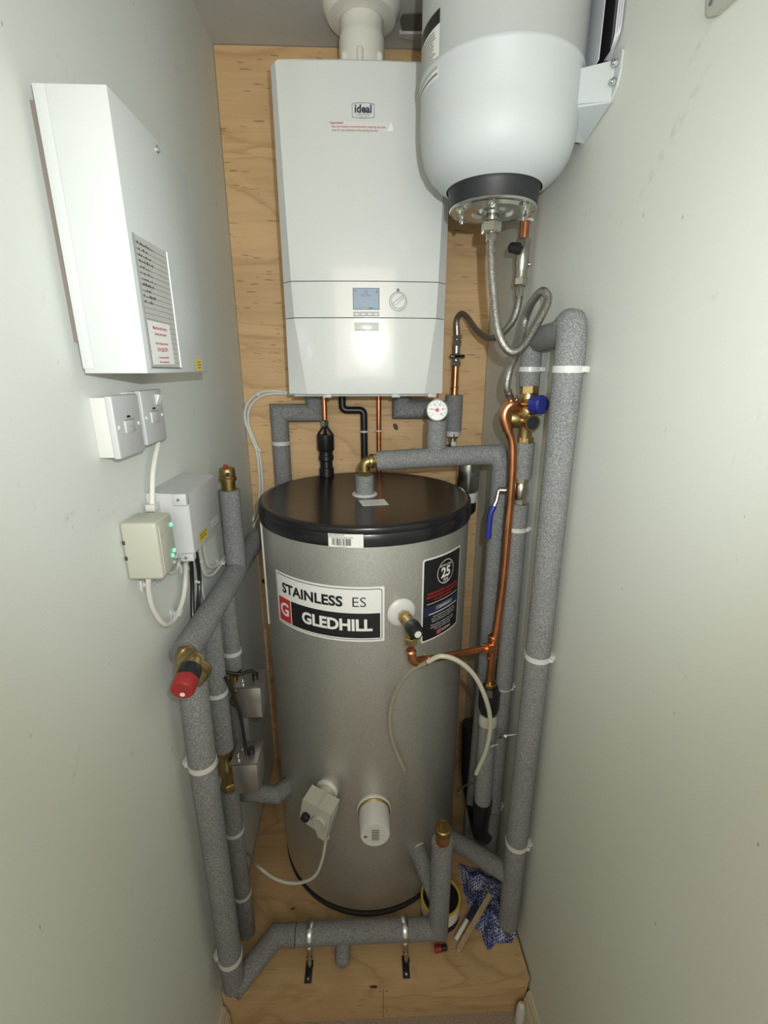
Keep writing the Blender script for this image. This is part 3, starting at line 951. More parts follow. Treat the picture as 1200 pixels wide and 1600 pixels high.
# ------------------------------------------------------------------ fused spurs
def spur(y0, z0, z1, label, switch):
    w = 0.078
    t = thing('fused_spur', label, 'fused spur', (XL, y0 + w / 2, z0), 'fused spur plates under the cabinet')
    X1 = -0.349
    m = MB(); m.box((XL, y0 + .002, z0 + .002), (X1 - .009, y0 + w - .002, z1 - .002), WPLAS, .001); m.build('back_box', t)
    m = MB(); m.box((X1 - .010, y0, z0), (X1, y0 + w, z1), GPLAS, .0022, 3); m.build('faceplate', t)
    c = Vector((X1, y0 + w / 2, (z0 + z1) / 2))
    m = MB()
    m.box(c + Vector((-.001, -.014, -.010)), c + Vector((.0022, .014, .008)), GPLAS, .0008)
    m.box(c + Vector((.0015, -.014, .008)), c + Vector((.0020, .014, .0088)), GINK)
    for i in range(4):
        m.box(c + Vector((.0022, -.008 + .004 * i, -.001)), c + Vector((.0026, -.005 + .004 * i, .001)), GREYST)
    m.box(c + Vector((.0, -.004, .0115)), c + Vector((.0016, .004, .0145)), INK)
    m.build('fuse_holder', t)
    for s in (-1, 1):
        m = MB(); m.lathe([(.003, 0), (.003, .0008), (.002, .0012)], c + Vector((0, s * .030, 0)), (1, 0, 0), WINK, 14); m.build('screw_cap', t)
    if switch:
        m = MB(); m.prism([c + Vector((0, .012, .035)), c + Vector((0, .030, .035)), c + Vector((0, .030, .018)), c + Vector((0, .012, .018))], (.002, 0, 0), WPLAS)
        m.prism([c + Vector((.001, .014, .034)), c + Vector((.007, .014, .034)), c + Vector((.001, .014, .019))], (0, .014, 0), WINK); m.build('rocker_switch', t)
    return t
spur(0.6735, 1.515, 1.603, 'white fused spur plate without a switch, left of its pair, under the cabinet', False)
spur(0.762, 1.521, 1.606, 'white fused spur plate with a rocker switch and a white cable from its bottom', True)

def cable(name, pts, r, mt, label, cat='cable', group=None, n=8):
    m = MB(); m.tube(curve(pts, n), r, mt, 10)
    return m.solo(name, label, cat, None, group)
X9 = -0.366
cable('power_cable', [on_x(247, 692, X9), on_x(243, 712, X9), on_x(239, 740, X9), on_x(238, 770, X9), on_x(238, 796, X9)], .0045, CABW, 'white cable dropping from the switched spur into the cream control box')

# ------------------------------------------------------------------ cream immersion control box
t = thing('control_box', 'small cream control box with three green lights on the left wall', 'control box', (XL, 0.72, 1.32))
CBx, CBy0, CBy1, CBz0, CBz1 = -0.3235, 0.692, 0.752, 1.318, 1.413
m = MB(); m.box((XL + .001, CBy0, CBz0), (CBx, CBy1, CBz1), CREAM, .005, 3); m.build('body', t, auto=60)
m = MB(); m.box((CBx - .001, CBy0 + .007, CBz0 + .006), (CBx + .0012, CBy1 - .004, CBz1 - .007), CREAM, .0008); fp = m.build('front_panel', t)
for y, z in ((.742, 1.394), (.741, 1.349), (.733, 1.343)):
    m = MB(); m.lathe([(.0030, 0), (.0030, .0015), (0, .0026)], (CBx + .0012, y, z), (1, 0, 0), LED, 16); m.build('indicator_light', fp, 'green glowing indicator light')
for y, z in ((.744, 1.336), (.735, 1.330)):
    m = MB(); m.lathe([(.0032, 0), (.0032, .003), (.002, .0034)], (CBx + .0012, y, z), (1, 0, 0), GREYST, 16); m.build('push_button', fp)
m = MB(); m.text('Li', .007, lambda a, b: Vector((CBx + .0016, .706 + a, 1.388 + b)), GINK); m.build('printed_mark', fp)
m = MB()
for z in (1.352, 1.378):
    m.box((XL + .002, CBy0 - .0006, z), (XL + .006, CBy0 + .002, z + .006), SEAM)
m.build('side_slots', t)
m = MB(); p = on_x(238, 792, X9); m.box(p + Vector((-.008, -.010, -.006)), p + Vector((.008, .010, .006)), WPLAS, .0012); m.build('cable_gland', t)

# ------------------------------------------------------------------ wiring centre
t = thing('wiring_centre', 'pale grey wiring centre box with a yellow sticker on the left wall', 'wiring box', (XL, 0.9, 1.31))
WX, WY0, WY1, WZ0, WZ1 = -0.312, 0.792, 0.955, 1.318, 1.434
m = MB(); m.hull([(XL + .001, WY0, WZ0 - .010), (XL + .001, WY1, WZ0 - .010), (XL + .001, WY1, WZ1), (XL + .001, WY0, WZ1)],
                 [(XL + .022, WY0, WZ0 - .010), (XL + .022, WY1, WZ0 - .010), (XL + .022, WY1, WZ1), (XL + .022, WY0, WZ1)], GPLAS); m.build('base', t)
m = MB(); m.hull([(XL + .022, WY0 + .001, WZ0 - .009), (XL + .022, WY1 - .001, WZ0 - .009), (XL + .022, WY1 - .001, WZ1 - .001), (XL + .022, WY0 + .001, WZ1 - .001)],
                 [(WX, WY0 + .006, WZ0), (WX, WY1 - .004, WZ0), (WX, WY1 - .004, WZ1 - .004), (WX, WY0 + .006, WZ1 - .004)], GPLAS)
m.box((WX - .001, WY0 + .007, WZ0 + .002), (WX + .001, WY1 - .006, WZ1 - .006), mat('grey_lid_plastic', (0.46, 0.46, 0.47), 0.4), .0006); cv = m.build('cover', t)
for z0, z1 in ((WZ1 - .022, WZ1 - .001), (WZ0 - .010, WZ0 + .004)):
    m = MB(); m.box((WX - .022, WY0 - .004, z0), (WX + .0015, WY0 + .012, z1), GPLAS, .002); m.cyl((WX - .012, WY0 - .0045, (z0 + z1) / 2), (WX - .012, WY0, (z0 + z1) / 2), .0028, GINK, seg=12); m.build('screw_lug', cv)
m = MB(); m.quad(lambda u, v: Vector((WX + .0014, u, v)), .828, 1.328, .872, 1.345, YEL)
m.text('CAUTION ISOLATE', .0052, lambda a, b: Vector((WX + .0018, .850 + a, 1.3405 + b)), INK, .01, xs=.8)
m.text('BEFORE OPENING', .0052, lambda a, b: Vector((WX + .0018, .850 + a, 1.3340 + b)), INK, .01, xs=.8)
m.build('caution_sticker', cv, 'yellow caution sticker')
m = MB(); m.text('DANFOSS', .0125, lambda a, b: Vector((WX + .0018, .917 + a, 1.343 + b)), WINK, .02, xs=.8)
m.quad(lambda u, v: Vector((WX + .0016, u, v)), .893, 1.334, .943, 1.3355, WINK); m.build('brand_text', cv)

# cables round the two boxes
cable('white_flex', [on_x(232, 900, -.350), on_x(233, 925, -.360), on_x(240, 952, X9), on_x(257, 975, X9), on_x(272, 968, X9), on_x(285, 940, X9), on_x(290, 905, X9), on_x(290, 862, -.350)], .0045, CABW, 'white cable looping low from the cream control box up to the wiring box')
cable('white_flex', [on_x(256, 878, -.355), on_x(262, 892, X9), on_x(271, 894, X9), on_x(279, 882, X9), on_x(282, 862, -.355)], .0036, CABW, 'short white cable loop between the cream control box and the wiring box', n=6)
cable('black_flex', [on_x(297, 855, -.345), on_x(300, 900, -.360), on_x(301, 950, -.362), on_x(303, 1000, -.355)], .0042, BLACK, 'black cable hanging from the wiring box, left one of two')
cable('black_flex', [on_x(304, 850, -.345), on_x(311, 895, -.360), on_x(311, 930, -.362), on_x(306, 1000, -.352)], .0042, BLACK, 'black cable hanging from the wiring box, right one of two')
cable('white_flex', [on_x(310, 842, -.350), on_x(315, 880, -.366), on_x(321, 898, -.370), on_x(332, 898, -.370), on_x(346, 882, -.370), on_x(362, 866, -.370)], .0036, CABW, 'thin white cable curling from the wiring box behind the air vent pipe, lower of two')
cable('white_flex', [on_x(316, 836, -.350), on_x(321, 872, -.366), on_x(328, 886, -.370), on_x(338, 884, -.370), on_x(350, 872, -.370), on_x(364, 858, -.370)], .0036, CABW, 'thin white cable curling from the wiring box behind the air vent pipe, upper of two')
cable('white_flex', [on_x(307, 850, -.355), on_x(312, 895, -.368), on_x(318, 930, -.372), on_x(326, 965, -.372)], .0026, CABW, 'thin white cable hanging straight down behind the black cables')
def cable_base(p, label, s=1.0):
    m = MB(); X = XL
    m.box((X + .0005, p.y - .010 * s, p.z - .010 * s), (X + .004, p.y + .010 * s, p.z + .010 * s), WPLAS, .0008)
    m.box((X + .004, p.y - .006 * s, p.z - .004 * s), (X + .016, p.y + .006 * s, p.z + .004 * s), WPLAS, .001)
    m.box((X + .016, p.y - .010 * s, p.z - .0025), (X + .020, p.y + .010 * s, p.z + .0025), WPLAS, .0008)
    return m.solo('cable_tie_mount', label, 'cable mount', None, 'stick-on cable tie mounts')
cable_base(on_x(222, 912, XL), 'white stick-on cable mount under the cream control box')
cable_base(on_x(268, 958, XL), 'white stick-on cable mount at the bottom of the white cable loop')
cable_base(on_x(284, 886, XL), 'white stick-on cable mount between the white cable loop and the black cables')
cable_base(on_x(299, 908, XL), 'white stick-on cable mount lowest on the black cables', .8)
cable_base(on_x(303, 878, XL), 'white stick-on cable mount higher on the black cables', .7)
cable_base(on_x(340, 879, XL), 'white stick-on cable mount left of the air vent pipe')

# ------------------------------------------------------------------ pipework, back wall
IR = 0.027
# boiler left connection
t = thing('insulated_pipe', 'grey foam insulated pipe turning left from under the boiler and dropping behind the lid', 'insulated pipe', (-0.27, 1.47, PZ))
YB = 1.470
pa = on_y(436, 645, YB); pb = on_y(492, 644, YB - .02); pc = on_y(492, 618, YB - .02)
zc1 = on_y(438, 692, YB).z
foam_piece([(pb.x, pb.y, 1.567), (pb.x, YB, pa.z), (pa.x, YB, pa.z), (pa.x, YB, zc1 + .004)], IR, t)
foam_piece([(pa.x, YB, zc1 - .004), (pa.x, YB, PZ + .3)], IR, t)
pipe_clip((pa.x, YB, zc1), IR * .93, BZ, 'white clip on the foam pipe dropping behind the left of the black lid')
# overflow, tundish
t = thing('discharge_tundish', 'black plastic tundish under a thin copper pipe, left of the black bent pipe', 'tundish', (-0.115, 1.43, 1.32))
p = on_y(507, 640, 1.43)
m = MB(); m.cyl((p.x, 1.43, on_y(507, 656, 1.43).z), (p.x, 1.43, 1.568), .0078, COPPER, seg=20); m.build('copper_pipe', t, 'copper pipe')
z1 = on_y(508, 657, 1.43).z
m = MB(); m.hexnut((p.x, 1.43, z1 - .018), (p.x, 1.43, z1), .0125, CHROME); m.build('compression_nut', t)
z2 = on_y(508, 679, 1.43).z; z3 = on_y(508, 702, 1.43).z; z4 = on_y(508, 745, 1.43).z
m = MB()
for s in (-1, 1):
    m.tube([(p.x + s * .004, 1.43, z1 - .016), (p.x + s * .022, 1.43, z2)], .0035, BLACK, 8)
    m.tube([(p.x, 1.43 + s * .004, z1 - .016), (p.x, 1.43 + s * .022, z2)], .0035, BLACK, 8)
m.lathe([(.026, 0), (.026, z2 - z3), (.022, z2 - z3 + .006)], (p.x, 1.43, z2), (0, 0, -1), BLACK, 28)
m.build('funnel_cage', t)
m = MB(); m.lathe([(.021, 0), (.021, .018), (.023, .020), (.023, .032), (.019, .036), (.019, .055), (.0225, .057), (.0225, max(.07, z3 - 1.3195))], (p.x, 1.43, z3), (0, 0, -1), BLACK, 28); m.build('outlet_spigot', t)
# black overflow with bends
yb = 1.485
pts = [on_y(535, 640, yb), on_y(535, 642, yb), on_y(568, 643, yb), on_y(570, 720, yb)]
zt = on_y(535, 641, yb).z; xa = pts[0].x; xb = on_y(569, 680, yb).x
m = MB(); m.tube(bend([(xa, yb, 1.568), (xa, yb, zt), (xb, yb, zt), (xb, yb, 1.20)], .016), .0112, BLACK, 18)
m.solo('overflow_pipe', 'black plastic overflow pipe bending right then down from under the boiler', 'pipe')
pipe_clip((xb, yb, on_y(568, 674, yb).z), .0125, BZ, 'white clip on the black plastic overflow pipe')
xc = on_y(592, 670, 1.490).x
m = MB(); m.cyl((xc, 1.490, 1.20), (xc, 1.490, 1.568), .0078, COPPER, seg=20)
m.solo('copper_pipe', 'thin bare copper pipe dropping straight from the boiler behind the black lid', 'copper pipe')
pipe_clip((xc, 1.490, on_y(591, 673, 1.49).z), .0100, BZ, 'white clip on the thin copper pipe under the boiler middle')
# boiler right connection
t = thing('insulated_pipe', 'grey foam insulated pipe running right from under the boiler behind the temperature gauge', 'insulated pipe', (0.2, 1.46, 1.4))
YC = 1.455
a = on_y(627, 640, YC); b = on_y(709, 641, YC)
foam_piece([(a.x, YC, 1.567), (a.x, YC, a.z), (b.x - .012, YC, a.z)], IR, t)
bt = on_y(711, 617, YC).z; bb = on_y(709, 673, YC).z
m = MB(); m.tube([(b.x, YC, bb), (b.x, YC, bt)], IR - .001, FOAM, 28); m.build('foam_sleeve', t)
m = MB(); m.cyl((b.x, YC, bb - .016), (b.x, YC, bb), .021, WPLAS); m.build('white_collar', t, 'white plastic collar')
xb2 = b.x
t = thing('copper_riser', 'copper riser with a small black-levered valve right of the boiler', 'copper pipe', (xb2, YC, bt))
zv = on_y(711, 566, YC).z; zt = on_y(713, 540, YC).z
m = MB(); m.cyl((xb2, YC, bt), (xb2, YC, zv), .0105, COPPER, seg=24); m.lathe([(.0125, 0), (.0125, .004), (.0115, .006)], (xb2, YC, bt + .018), (0, 0, 1), COPPER, 24); m.build('copper_pipe', t)
m = MB(); m.hexnut((xb2, YC, zv - .012), (xb2, YC, zv + .004), .015, CHROME); m.cyl((xb2, YC, zv), (xb2, YC, zt + .005), .0115, CHROME); m.hexnut((xb2, YC, zt - .002), (xb2, YC, zt + .016), .014, CHROME); m.cyl((xb2, YC, zt + .014), (xb2, YC, zt + .032), .0085, CHROME)
vb = m.build('valve_body', t, 'nickel plated valve body')
zl = on_y(711, 557, YC).z
m = MB(); m.lathe([(.008, 0), (.008, .014), (.0095, .016), (.0095, .024)], (xb2, YC, zl), (0, -1, 0), BLACK, 20); m.box((xb2 - .022, YC - .024, zl - .005), (xb2 + .022, YC - .014, zl + .005), BLACK, .0025)
m.build('lever', vb, 'black plastic lever')
Vtop = Vector((xb2, YC, zt + .032))
# valve and filter can under the collar
t = thing('magnetic_filter', 'round steel magnetic filter can with a black base, behind the right of the black lid', 'filter', (0.235, 1.44, 1.2))
m = MB(); zz = on_y(707, 676, 1.45).z; z5 = on_y(707, 700, 1.45).z
m.hexnut((xb2, 1.45, zz - .016), (xb2, 1.45, zz), .017, BRASS); m.cyl((xb2, 1.45, 1.35), (xb2, 1.45, zz - .01), .0115, CHROME); m.box((xb2 - .007, 1.432, z5 + .004), (xb2 + .007, 1.442, z5 + .022), WPLAS, .001); m.box((xb2 - .026, 1.44, z5 - .008), (xb2 - .010, 1.455, z5 + .010), BLACK, .003)
m.build('service_valve', t, 'nickel plated service valve')
q = on_y(731, 750, 1.425)
m = MB(); zt_, zb_ = on_y(731, 727, 1.425).z, on_y(735, 768, 1.425).z
m.lathe([(.016, zt_ + .03), (.033, zt_ + .02), (.036, zt_), (.036, zb_ + .012), (.030, zb_)], (q.x, 1.425, 0), (0, 0, 1), ZINC, 40); cn = m.build('can', t, 'brushed steel can')
m = MB(); m.text('filter', .014, lambda a_, b_: Vector((q.x + .012 + a_, 1.425 - math.sqrt(max(1e-6, .0366 ** 2 - (.012 + a_) ** 2)), zt_ - .022 + b_)), GINK, .02); m.build('can_lettering', cn)
m = MB(); z7 = on_y(735, 783, 1.425).z; m.lathe([(.030, zb_), (.027, z7)], (q.x + .004, 1.425, 0), (0, 0, 1), LABELW, 32); m.build('paper_band', t)
m = MB(); z8 = on_y(735, 797, 1.425).z; m.lathe([(.026, z7), (.026, z8), (.018, z8 - .01)], (q.x + .004, 1.425, 0), (0, 0, 1), BLACK, 32); m.build('base_plug', t, 'black plug')

# hot outlet on the lid, horizontal run with gauge tee
t = thing('hot_outlet_pipe', 'grey foam insulated pipe running right above the black lid from a brass elbow', 'insulated pipe', (-0.005, 1.21, LIDZ))
OX, OY, OZ = -0.004, 1.205, 1.408
m = MB(); m.lathe([(.034, 0), (.034, .003), (.029, .005)], (OX, OY, LIDZ), (0, 0, 1), WPLAS, 36); m.build('white_washer', t)
m = MB(); m.tube([(OX, OY, LIDZ + .005), (OX, OY, on_y(568, 742, OY).z)], .0245, FOAM, 28); m.build('foam_sleeve', t)
m = MB(); zb = on_y(568, 742, OY).z
m.hexnut((OX, OY, zb - .002), (OX, OY, zb + .012), .019, BRASS)
m.tube(bend([(OX, OY, zb), (OX, OY, OZ), (OX + .045, OY, OZ)], .018), .014, BRASS, 20)
m.lathe([(.017, 0), (.0185, .004), (.0185, .010), (.016, .014)], (OX + .012, OY, OZ), (1, 0, 0), BRASS, 28)
m.hexnut((OX + .022, OY, OZ), (OX + .036, OY, OZ), .019, BRASS)
m.build('brass_elbow', t, 'brass compression elbow')
FX, FY = 0.343, 1.150
jz = on_y(735, 713, 1.17).z
foam_piece([(OX + .034, OY, OZ), (on_y(733, 714, 1.185).x, 1.185, jz)], .0255, t)
foam_piece([(on_y(733, 714, 1.185).x + .0015, 1.185, jz), (FX - .012, FY, 1.432), (FX, FY, 1.41), (FX, FY, .80)], .0255, t)
foam_piece([(FX, FY, .798), (FX - .01, FY, PZ + .001)], .0255, t)
gx = on_y(681, 700, 1.20).x
m = MB(); m.tube([(gx, 1.197, OZ), (gx, 1.192, on_y(681, 656, 1.19).z)], .0255, FOAM, 28); m.build('foam_sleeve', t)
t = thing('temperature_gauge', 'small round white temperature gauge with a red pointer on a grey foam tee', 'temperature gauge', (gx, 1.18, on_y(681, 656, 1.19).z))
g0 = on_y(683, 641, 1.165)
nx = Vector((-0.05, -0.96, 0.18)).normalized()
m = MB(); m.cyl(g0 - nx * .0, g0 - nx * .03, .009, BRASS, seg=16); m.cyl((gx, 1.19, on_y(681, 658, 1.19).z - .01), (gx, 1.19, g0.z + .003), .008, BRASS, seg=16); m.build('stem', t)
m = MB(); m.lathe([(.0245, -.010), (.0255, -.006), (.0255, .002), (.0235, .003), (.0235, .0015), (0, .0015)], g0, nx, WPLAS, 44); m.build('dial_case', t)
e1 = nx.cross(Vector((0, 0, 1))).normalized(); e1 = -e1 if e1.x < 0 else e1; e2 = e1.cross(nx) if e1.cross(nx).z > 0 else nx.cross(e1)
def gf(a_, b_, o_=.0020):
    return g0 + nx * o_ + e1 * a_ + e2 * b_
m = MB(); m.add([gf(.0225 * math.cos(2 * PI * i / 32), .0225 * math.sin(2 * PI * i / 32), .0018) for i in range(32)], [list(range(32))], LABELW)
for i in range(11):
    A_ = math.radians(225 - 27 * i); c_, s_ = math.cos(A_), math.sin(A_)
    m.add([gf(.0175 * c_ - .0006 * s_, .0175 * s_ + .0006 * c_), gf(.0205 * c_ - .0006 * s_, .0205 * s_ + .0006 * c_), gf(.0205 * c_ + .0006 * s_, .0205 * s_ - .0006 * c_), gf(.0175 * c_ + .0006 * s_, .0175 * s_ - .0006 * c_)], [[0, 1, 2, 3]], INK)
for i, s in enumerate(('0', '20', '40', '60', '80', '100')):
    A_ = math.radians(225 - 54 * i)
    m.text(s, .0052, lambda a_, b_, A_=A_: gf(.0140 * math.cos(A_) + a_, .0140 * math.sin(A_) + b_, .0022), INK, .01)
m.text('C', .005, lambda a_, b_: gf(a_, .0070 + b_, .0022), RINK, .01)
m.build('dial_face', t, 'white numbered dial face')
m = MB(); A_ = math.radians(168); c_, s_ = math.cos(A_), math.sin(A_)
m.add([gf(-.004 * c_ - .0014 * s_, -.004 * s_ + .0014 * c_, .0028), gf(.0165 * c_, .0165 * s_, .0028), gf(-.004 * c_ + .0014 * s_, -.004 * s_ - .0014 * c_, .0028)], [[0, 1, 2]], RINK)
m.lathe([(.0045, 0), (.0045, .0012)], g0 + nx * .0026, nx, RINK, 16); m.build('pointer', t, 'red pointer')

# ------------------------------------------------------------------ pipework, right wall
# pipe A: tall foam pipe nearest the camera
AX, AY = 0.374, 0.885
zA = [on_x(886, 577, AX).z, on_x(842, 1027, AX).z, on_x(818, 1345, AX).z]
def Az(y):
    return y
t = thing('insulated_pipe', 'tallest grey foam insulated pipe down the right wall, nearest the front', 'insulated pipe', (AX, AY - .01, PZ))
BX_, BY_ = 0.366, 1.060
ztop = 1.705
ap = [(AX, AY + .012, ztop), (AX, AY + .002, zA[0] + .003)]
m = MB()
m.tube([(AX - .002, 1.035, ztop - .006), (AX, AY + .010, ztop - .002)], .0255, mat('smooth_grey_foam', (0.20, 0.205, 0.21), 0.7, var=.06, vscale=40), 28); m.build('foam_crosspiece', t, 'smooth grey foam crosspiece')
m = MB(); m.tube(bend([(AX, AY + .030, ztop + .004), (AX, AY + .008, ztop + .014), (AX, AY, ztop - .020)], .02, 4) + [Vector((AX, AY, zA[0] + .003))], IR, FOAM, 28); m.build('foam_sleeve', t, auto=45)
foam_piece([(AX, AY, zA[0] - .003), (AX, AY - .006, zA[1] + .003)], IR, t)
foam_piece([(AX, AY - .006, zA[1] - .003), (AX - .002, AY - .010, zA[2] + .003)], IR * .99, t)
foam_piece([(AX - .002, AY - .010, zA[2] - .003), (AX - .002, AY - .012, PZ + .055)], IR * .97, t)
m = MB(); m.lathe([(.012, 0), (.012, .010), (.008, .012), (.008, .030)], (AX - .002, AY - .012, PZ + .057), (0, 0, -1), BRASS, 20)
m.lathe([(.010, 0), (.010, .020)], (AX - .002, AY - .012, PZ + .025), (0, 0, -1), BRASS, 6, smooth=False); m.build('drain_cock', t, 'brass drain cock')
pipe_clip((AX, AY, zA[0]), IR * .97, -.15, 'white clip at the top of the tallest right-hand foam pipe')
pipe_clip((AX, AY - .006, zA[1]), IR * .97, -.15, 'white clip halfway down the tallest right-hand foam pipe')
pipe_clip((AX - .002, AY - .010, zA[2]), IR * .97, -.1, 'white clip near the bottom of the tallest right-hand foam pipe')
# pipe B: mains riser with valves
BR = .0225
def Bz(x, y):
    return on_x(x, y, BX_).z
t = thing('insulated_pipe', 'grey foam insulated pipe through the brass valve group on the right wall', 'insulated pipe', (BX_, BY_, PZ))
zB = [Bz(827, 577), Bz(808, 825), Bz(789, 1077), Bz(777, 1282)]
foam_piece([(BX_, BY_ + .01, ztop + .002), (BX_, BY_ + .008, zB[0] + .003)], BR, t)
foam_piece([(BX_, BY_ + .008, zB[0] - .003), (BX_, BY_ + .004, Bz(824, 604))], BR, t)
foam_piece([(BX_, BY_, Bz(818, 690)), (BX_, BY_, Bz(814, 745))], BR, t)
foam_piece([(BX_, BY_, Bz(812, 787)), (BX_, BY_, zB[1] + .003)], BR, t)
foam_piece([(BX_, BY_, zB[1] - .003), (BX_, BY_ - .004, zB[2] + .003)], BR, t)
foam_piece([(BX_, BY_ - .004, zB[2] - .003), (BX_ - .002, BY_ - .01, zB[3] + .003)], BR, t)
foam_piece([(BX_ - .002, BY_ - .01, zB[3] - .003), (BX_ - .002, BY_ - .012, PZ + .01)], BR, t)
for z, s in zip(zB, ('above the brass valve group', 'just below the ball valve', 'beside the black coupling', 'lowest behind the tallest pipe')):
    pipe_clip((BX_ - .001, BY_ if z < zB[0] else BY_ + .008, z), BR * .98, 0, 'white clip on the valve pipe ' + s)

# brass multibloc
t = thing('pressure_valve', 'brass pressure reducing valve group with a blue cap on the right wall', 'pressure valve', (BX_, BY_, Bz(818, 690)))
z0, z1 = Bz(818, 690), Bz(824, 604)
m = MB()
m.hexnut((BX_, BY_, z1 - .018), (BX_, BY_ + .003, z1 + .002), .021, BRASS)
m.lathe([(.016, z0 + .004), (.016, z0 + .05), (.021, z0 + .058), (.021, z0 + .082), (.019, z0 + .09), (.019, z1 - .03), (.0165, z1 - .012)], (BX_ - .002, BY_, 0), (0, 0, 1), BRASS, 28)
m.hexnut((BX_, BY_, z0 - .002), (BX_, BY_, z0 + .013), .019, BRASS)
m.lathe([(.019, 0), (.021, .006), (.021, .018), (.017, .03)], (BX_ - .012, BY_ + .004, z0 + .052), (-.9, -.1, .1), BRASS, 28)
m.build('valve_body', t, 'brass valve body')
p1 = on_x(833, 632, .372)
p1 = on_y(826, 633, BY_ - .03)
m = MB(); ax = Vector((.45, -.85, 0.05)).normalized(); cB = Vector((BX_ - .008, BY_ - .008, p1.z))
m.lathe([(.013, 0), (.013, .024)], cB, ax, BRASS, 24); m.build('cap_stem', t)
m = MB(); m.lathe([(.019, .022), (.0205, .024), (.0200, .046), (.017, .050), (0, .050)], cB, ax, BLUE, 12, smooth=False); m.build('blue_cap', t, 'ribbed blue plastic cap')
pB = on_y(825, 660, BY_ - .03)
m = MB(); cC = Vector((BX_ - .006, BY_ - .006, pB.z)); ax2 = Vector((.15, -.98, 0)).normalized()
m.lathe([(.014, 0), (.014, .022), (.0175, .024), (.0175, .036), (.0145, .036), (.0145, .032)], cC, ax2, BRASS, 30)
m.lathe([(.0145, 0.0325), (0, .0325)], cC, ax2, BRUB, 30, cap=False); m.build('side_port', t, 'open brass port')
# copper discharge from it
XP = 0.328
cpt = [on_x(812, 633, .352), on_x(800, 634, .338), on_x(793, 642, XP), on_x(797, 668, XP), on_x(802, 690, XP), on_x(800, 730, XP)]
t = thing('copper_discharge_pipe', 'long bare copper discharge pipe from the brass valve down to a tee', 'copper pipe', (XP, 1.05, .82))
cpt[0] = Vector((BX_ - .014, BY_ - .012, cpt[1].z)); 
low_ = [Vector((XP, 1.045, z)) for z in (1.40, 1.10, .96)]
topc = on_y(789, 660, 1.045)
path = [Vector((BX_ - .014, BY_ - .006, on_y(812, 632, 1.045).z))] + [on_y(x_, y_, 1.045) for x_, y_ in ((802, 631), (792, 638), (788, 652), (793, 670), (800, 690), (801, 720), (799, 760), (794, 820), (787, 900), (777, 980), (771, 1012))] + [Vector((XP - .003, 1.05, .81))]
m = MB(); m.tube(curve(path[:6], 8)[:34], .0118, COPPER, 20); m.build('swept_elbow', t, 'brown copper swept elbow')
m = MB(); m.tube(curve(path, 8), .0098, COPPER, 20); m.build('riser', t)
zt_ = on_x(771, 1010, XP).z
m = MB(); m.lathe([(.0125, -.030), (.0125, .030)], (XP - .002, 1.05, zt_), (0, 0, 1), COPPER, 24)
for s in (-.032, .030):
    m.lathe([(.0115, 0), (.0135, .002), (.0115, .005)], (XP - .002, 1.05, zt_ + s), (0, 0, 1), COPPER, 24, cap=False)
m.lathe([(.0125, 0), (.0125, .032), (.014, .034), (.012, .038)], (XP - .002, 1.05, zt_), (Vector((.095, .865, on_y(645, 1036, .865).z)) - Vector((XP, 1.05, zt_))), COPPER, 24); m.build('tee', t, 'copper tee')
e = on_y(645, 1036, .865); e.y = .868
st = on_y(643, 1000, .868)
m = MB(); m.tube(bend([(XP - .006, 1.048, zt_), (e.x, e.y, e.z), (st.x - .001, .868, st.z - .02)], .022), .0085, COPPER, 20); m.build('branch', t)
dr = (Vector((XP, 1.048, zt_)) - e).normalized()
m = MB(); m.tube(bend([e + dr * .042, e, Vector((st.x - .001, .868, e.z + .030))], .022), .0102, COPPER, 20)
m.lathe([(.0102, 0), (.0125, .002), (.0102, .005)], e + dr * .040, dr, COPPER, 24, cap=False)
m.lathe([(.0102, 0), (.0125, .002), (.0102, .005)], (st.x - .001, .868, e.z + .026), (0, 0, 1), COPPER, 24, cap=False); m.build('elbow', t, 'copper solder elbow')
m = MB(); m.lathe([(.0098, 0), (.012, .002), (.0098, .005)], topc, (0, .1, 1), COPPER, 20, cap=False); m.build('joint_bead', t)

# T&P relief valve
t = thing('relief_valve', 'brass relief valve with a black cap on the front of the silver cylinder', 'relief valve', (0.08, .94, 1.1))
tp = on_y(628, 958, .942)
ph = math.atan2(tp.x - CX, CY - .942)
out_ = Vector((math.sin(ph), -math.cos(ph), 0))
base = Vector((CX + CR * math.sin(ph), CY - CR * math.cos(ph), tp.z))
m = MB(); m.lathe([(.034, .0), (.034, .002), (.030, .006), (.018, .009), (.016, .009)], base, out_, WPLAS, 40); m.build('white_bezel', t, 'white plastic bezel')
m = MB(); m.cyl(base, base + out_ * .028, .011, CHROME); m.build('threaded_stub', t)
m = MB(); m.hexnut(base + out_ * .022, base + out_ * .036, .0165, BRASS)
m.cyl(base + out_ * .034, base + out_ * .064, .013, BRASS)
j = base + out_ * .045
jz_ = st.z
m.cyl(j, Vector((st.x - .001, .868, st.z + .004)), .011, BRASS); m.hexnut(Vector((st.x - .001, .868, st.z - .008)), Vector((st.x - .001, .868, st.z + .008)), .015, BRASS); m.build('valve_body', t, 'brass valve body')
m = MB(); k0 = base + out_ * .060
m.lathe([(.015, 0), (.0175, .004), (.0165, .030), (.012, .037), (.0075, .038)], k0, out_, BLACK, 28); cp = m.build('black_cap', t, 'black plastic cap')
m = MB(); m.lathe([(.0075, .037), (.0075, .0395), (.0045, .040), (.004, .0385), (0, .0385)], k0, out_, WPLAS, 24); m.build('cap_ring', cp)

